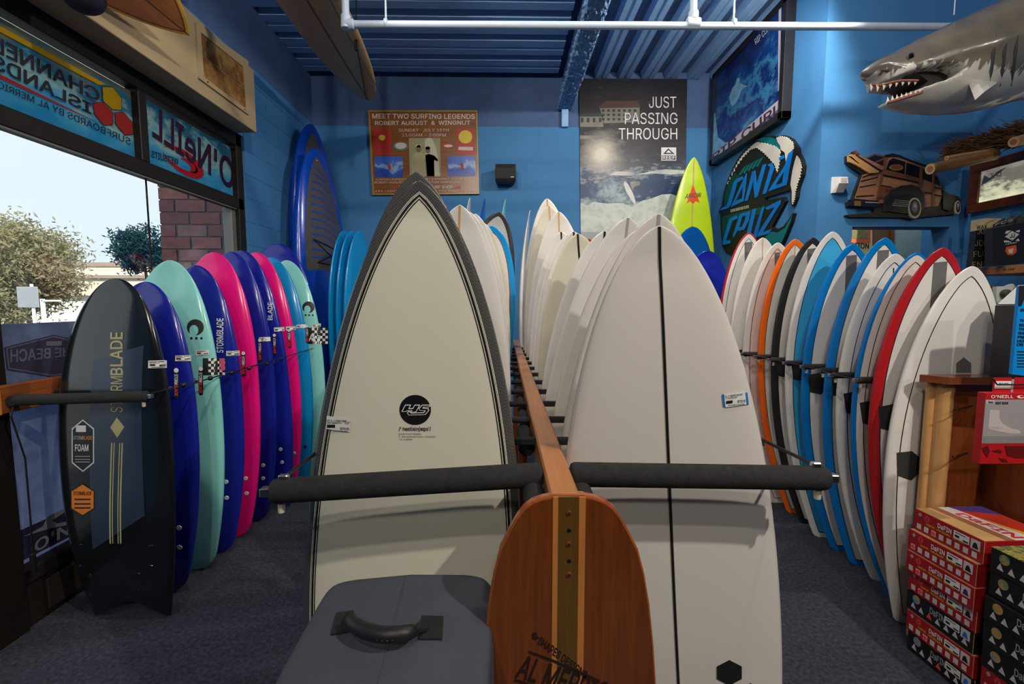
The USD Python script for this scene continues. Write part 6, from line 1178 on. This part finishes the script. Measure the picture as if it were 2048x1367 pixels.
for p in ([(340, 712), (350, 690), (385, 684), (362, 708)], [(420, 690), (452, 680), (450, 700), (434, 700)], [(332, 762), (362, 762), (390, 775), (335, 778)], [(420, 765), (440, 745), (450, 762), (446, 768)]): g2.part('emblem_bar', slab([t1_(*q) for q in p], pk2, FR, 0, .002), PWH)
g2.part('orange_tag', slab([t1_(*p) for p in [(350, 812), (425, 795), (428, 850), (400, 872), (360, 872), (343, 845)]], pk2, FR, 0, .002), POR); g2.part('orange_tag_window', slab([t1_(*p) for p in [(362, 830), (402, 822), (396, 858), (368, 860)]], pk2, FR, .002, .003), PWH)
g2.part('lettering', qtext('LEASH', [t1_(345, 795), t1_(428, 782), t1_(428, 772), t1_(345, 786)], pk2, FR, .001, .002, True), PWH)
pk3 = lambda px, py: at(px, py, X=XT - .12); g3 = thing('hanging_leash_packs', 'dark grey lettered packages hanging behind the black packs on the shelf', 'package', base=at(2010, 445, Y=3.1))
for k in range(4): x = 262 + k * 60; g3.part('package', slab([t1_(x, 640 - k * 12), t1_(x + 80, 590 - k * 14), t1_(x + 84, 700), t1_(x, 700)], lambda px, py: at(px, py, Y=3.12 - .03 * k), FR, -.012, 0), mat('pack_slate', C(58, 58, 54), .5))
g3.part('lettering', qtext('FCS', [t1_(262, 652), t1_(400, 615), t1_(400, 590), t1_(275, 632)], lambda px, py: at(px, py, Y=3.0), FR, .0, .001, True), GREY); g3.part('peg_hook', rod(at(2020, 425, Y=2.9), at(2020, 425, Y=3.15), .004, 7), DK)
cb = thing('cream_box', 'small cream carton on the wall beside the black packs', 'box', base=at(1945, 460, Y=3.32)); cq = at(1939, 473, Y=3.34)
cb.part('carton', box((cq[0], 3.24, cq[2]), (cq[0] + .13, 3.34, cq[2] + .115), .002), mat('carton_cream', C(206, 186, 140), .5))
cb.part('peg_shelf', box((cq[0] + .02, 3.25, cq[2] - .012), (XT - .001, 3.33, cq[2]), .001), SHF); cb.part('lettering', qtext('WAX', [(1953, 459), (1974, 457), (1974, 449), (1953, 451)], lambda px, py: at(px, py, Y=3.24), FR, .0005, .001, True), INK)
mk = lambda px, py: at(px, py, Y=2.5); m2_ = lambda x, y: (1940 + x / 5.694, 560 + y / 5.694)
mp = thing('camera_mount_pack', 'clear and blue blister pack hanging behind the nearest white board', 'package', base=mk(2005, 620))
mp.part('card', slab([m2_(*p) for p in [(300, 72), (430, 66), (490, 40), (520, 70), (480, 110), (470, 240), (385, 260), (385, 560), (300, 560)]], mk, FR, -.02, 0), rampmat('mount_card', 'z', mk(2000, 650)[2], mk(2000, 570)[2], [(0, C(40, 90, 120)), (.55, C(30, 110, 150)), (.62, C(170, 178, 172)), (1, C(180, 186, 180))], 3, .03)); mp.part('mount', rod(mk(*m2_(375, 150)) + [0, -.03, 0], mk(*m2_(375, 150)), .022, 14, .008), mat('mount_dark', (.05, .045, .04), .4), 40)
for k in range(6): mp.part('print', slab([m2_(*p) for p in rect(320 + 8 * (k % 3), 250 + k * 34, 385, 262 + k * 34)], mk, FR, 0, .001), PWH)
mp.part('peg_hook', rod(mk(*m2_(505, 70)) + [0, .0, 0], mk(*m2_(505, 70)) + [.0, .402, 0], .003, 6), DK)
zc = ctz; dk_ = at(2010, 700, Y=1.80)
jg = thing('wetsuit_cleaner_display', 'black canister with a white shoulder standing on the counter', 'display', base=(dk_[0], 1.8, zc))
xa, xb = at(2005, 650, Y=1.82)[0], at(2075, 650, Y=1.82)[0]; zt_ = at(2010, 608, Y=1.82)[2]; zq = at(2030, 570, Y=1.82)[2]
jg.part('body', box((xa, 1.74, zc - .004), (xb, 1.86, zt_), .006), BLK); jg.part('shoulder', trimesh.convex.convex_hull([(xa + .004, 1.75, zt_), (xb, 1.75, zt_), (xa + .004, 1.85, zt_), (xb, 1.85, zt_), (xa + .035, 1.78, zt_ + .04), (xa + .035, 1.82, zt_ + .04), (xa + .05, 1.78, zq), (xa + .09, 1.78, zq), (xa + .05, 1.82, zq), (xa + .09, 1.82, zq)]), PWH)
pb = lambda px, py: at(px, py, Y=1.66); pc = thing('blue_placard', 'bright blue lettered placard at the right edge on the counter', 'placard', base=pb(2045, 745))
pcq = [(2024, 748), (2040, 572), (2110, 566), (2104, 758)]
pc.part('board', slab(pcq, pb, FR, -.012, 0), mat('placard_blue', C(0, 132, 214), .4)); pc.part('black_corner', slab([(2036, 612), (2038, 571), (2060, 570), (2042, 612)], pb, FR, 0, .001), BLK)
for k, (tx, y) in enumerate((('SPRAY', 622), ('THE QUICK', 643), ('RINSE FOR', 652), ('THE WATER', 660), ('SHOWER OR', 668), ('PRESSURE', 676), ('HOSE BIB', 684), ('OR RINSE', 691))): pc.part('lettering', qtext(tx, [(2040 - k, y), (2085 - k, y + 1), (2085 - k, y - 4), (2040 - k, y - 5)], pb, FR, .001, .0016, True), INK)
for k in range(6): pc.part('print', slab(rect(2034, 702 + k * 6, 2080, 704 + k * 6), pb, FR, 0, .001), INK)
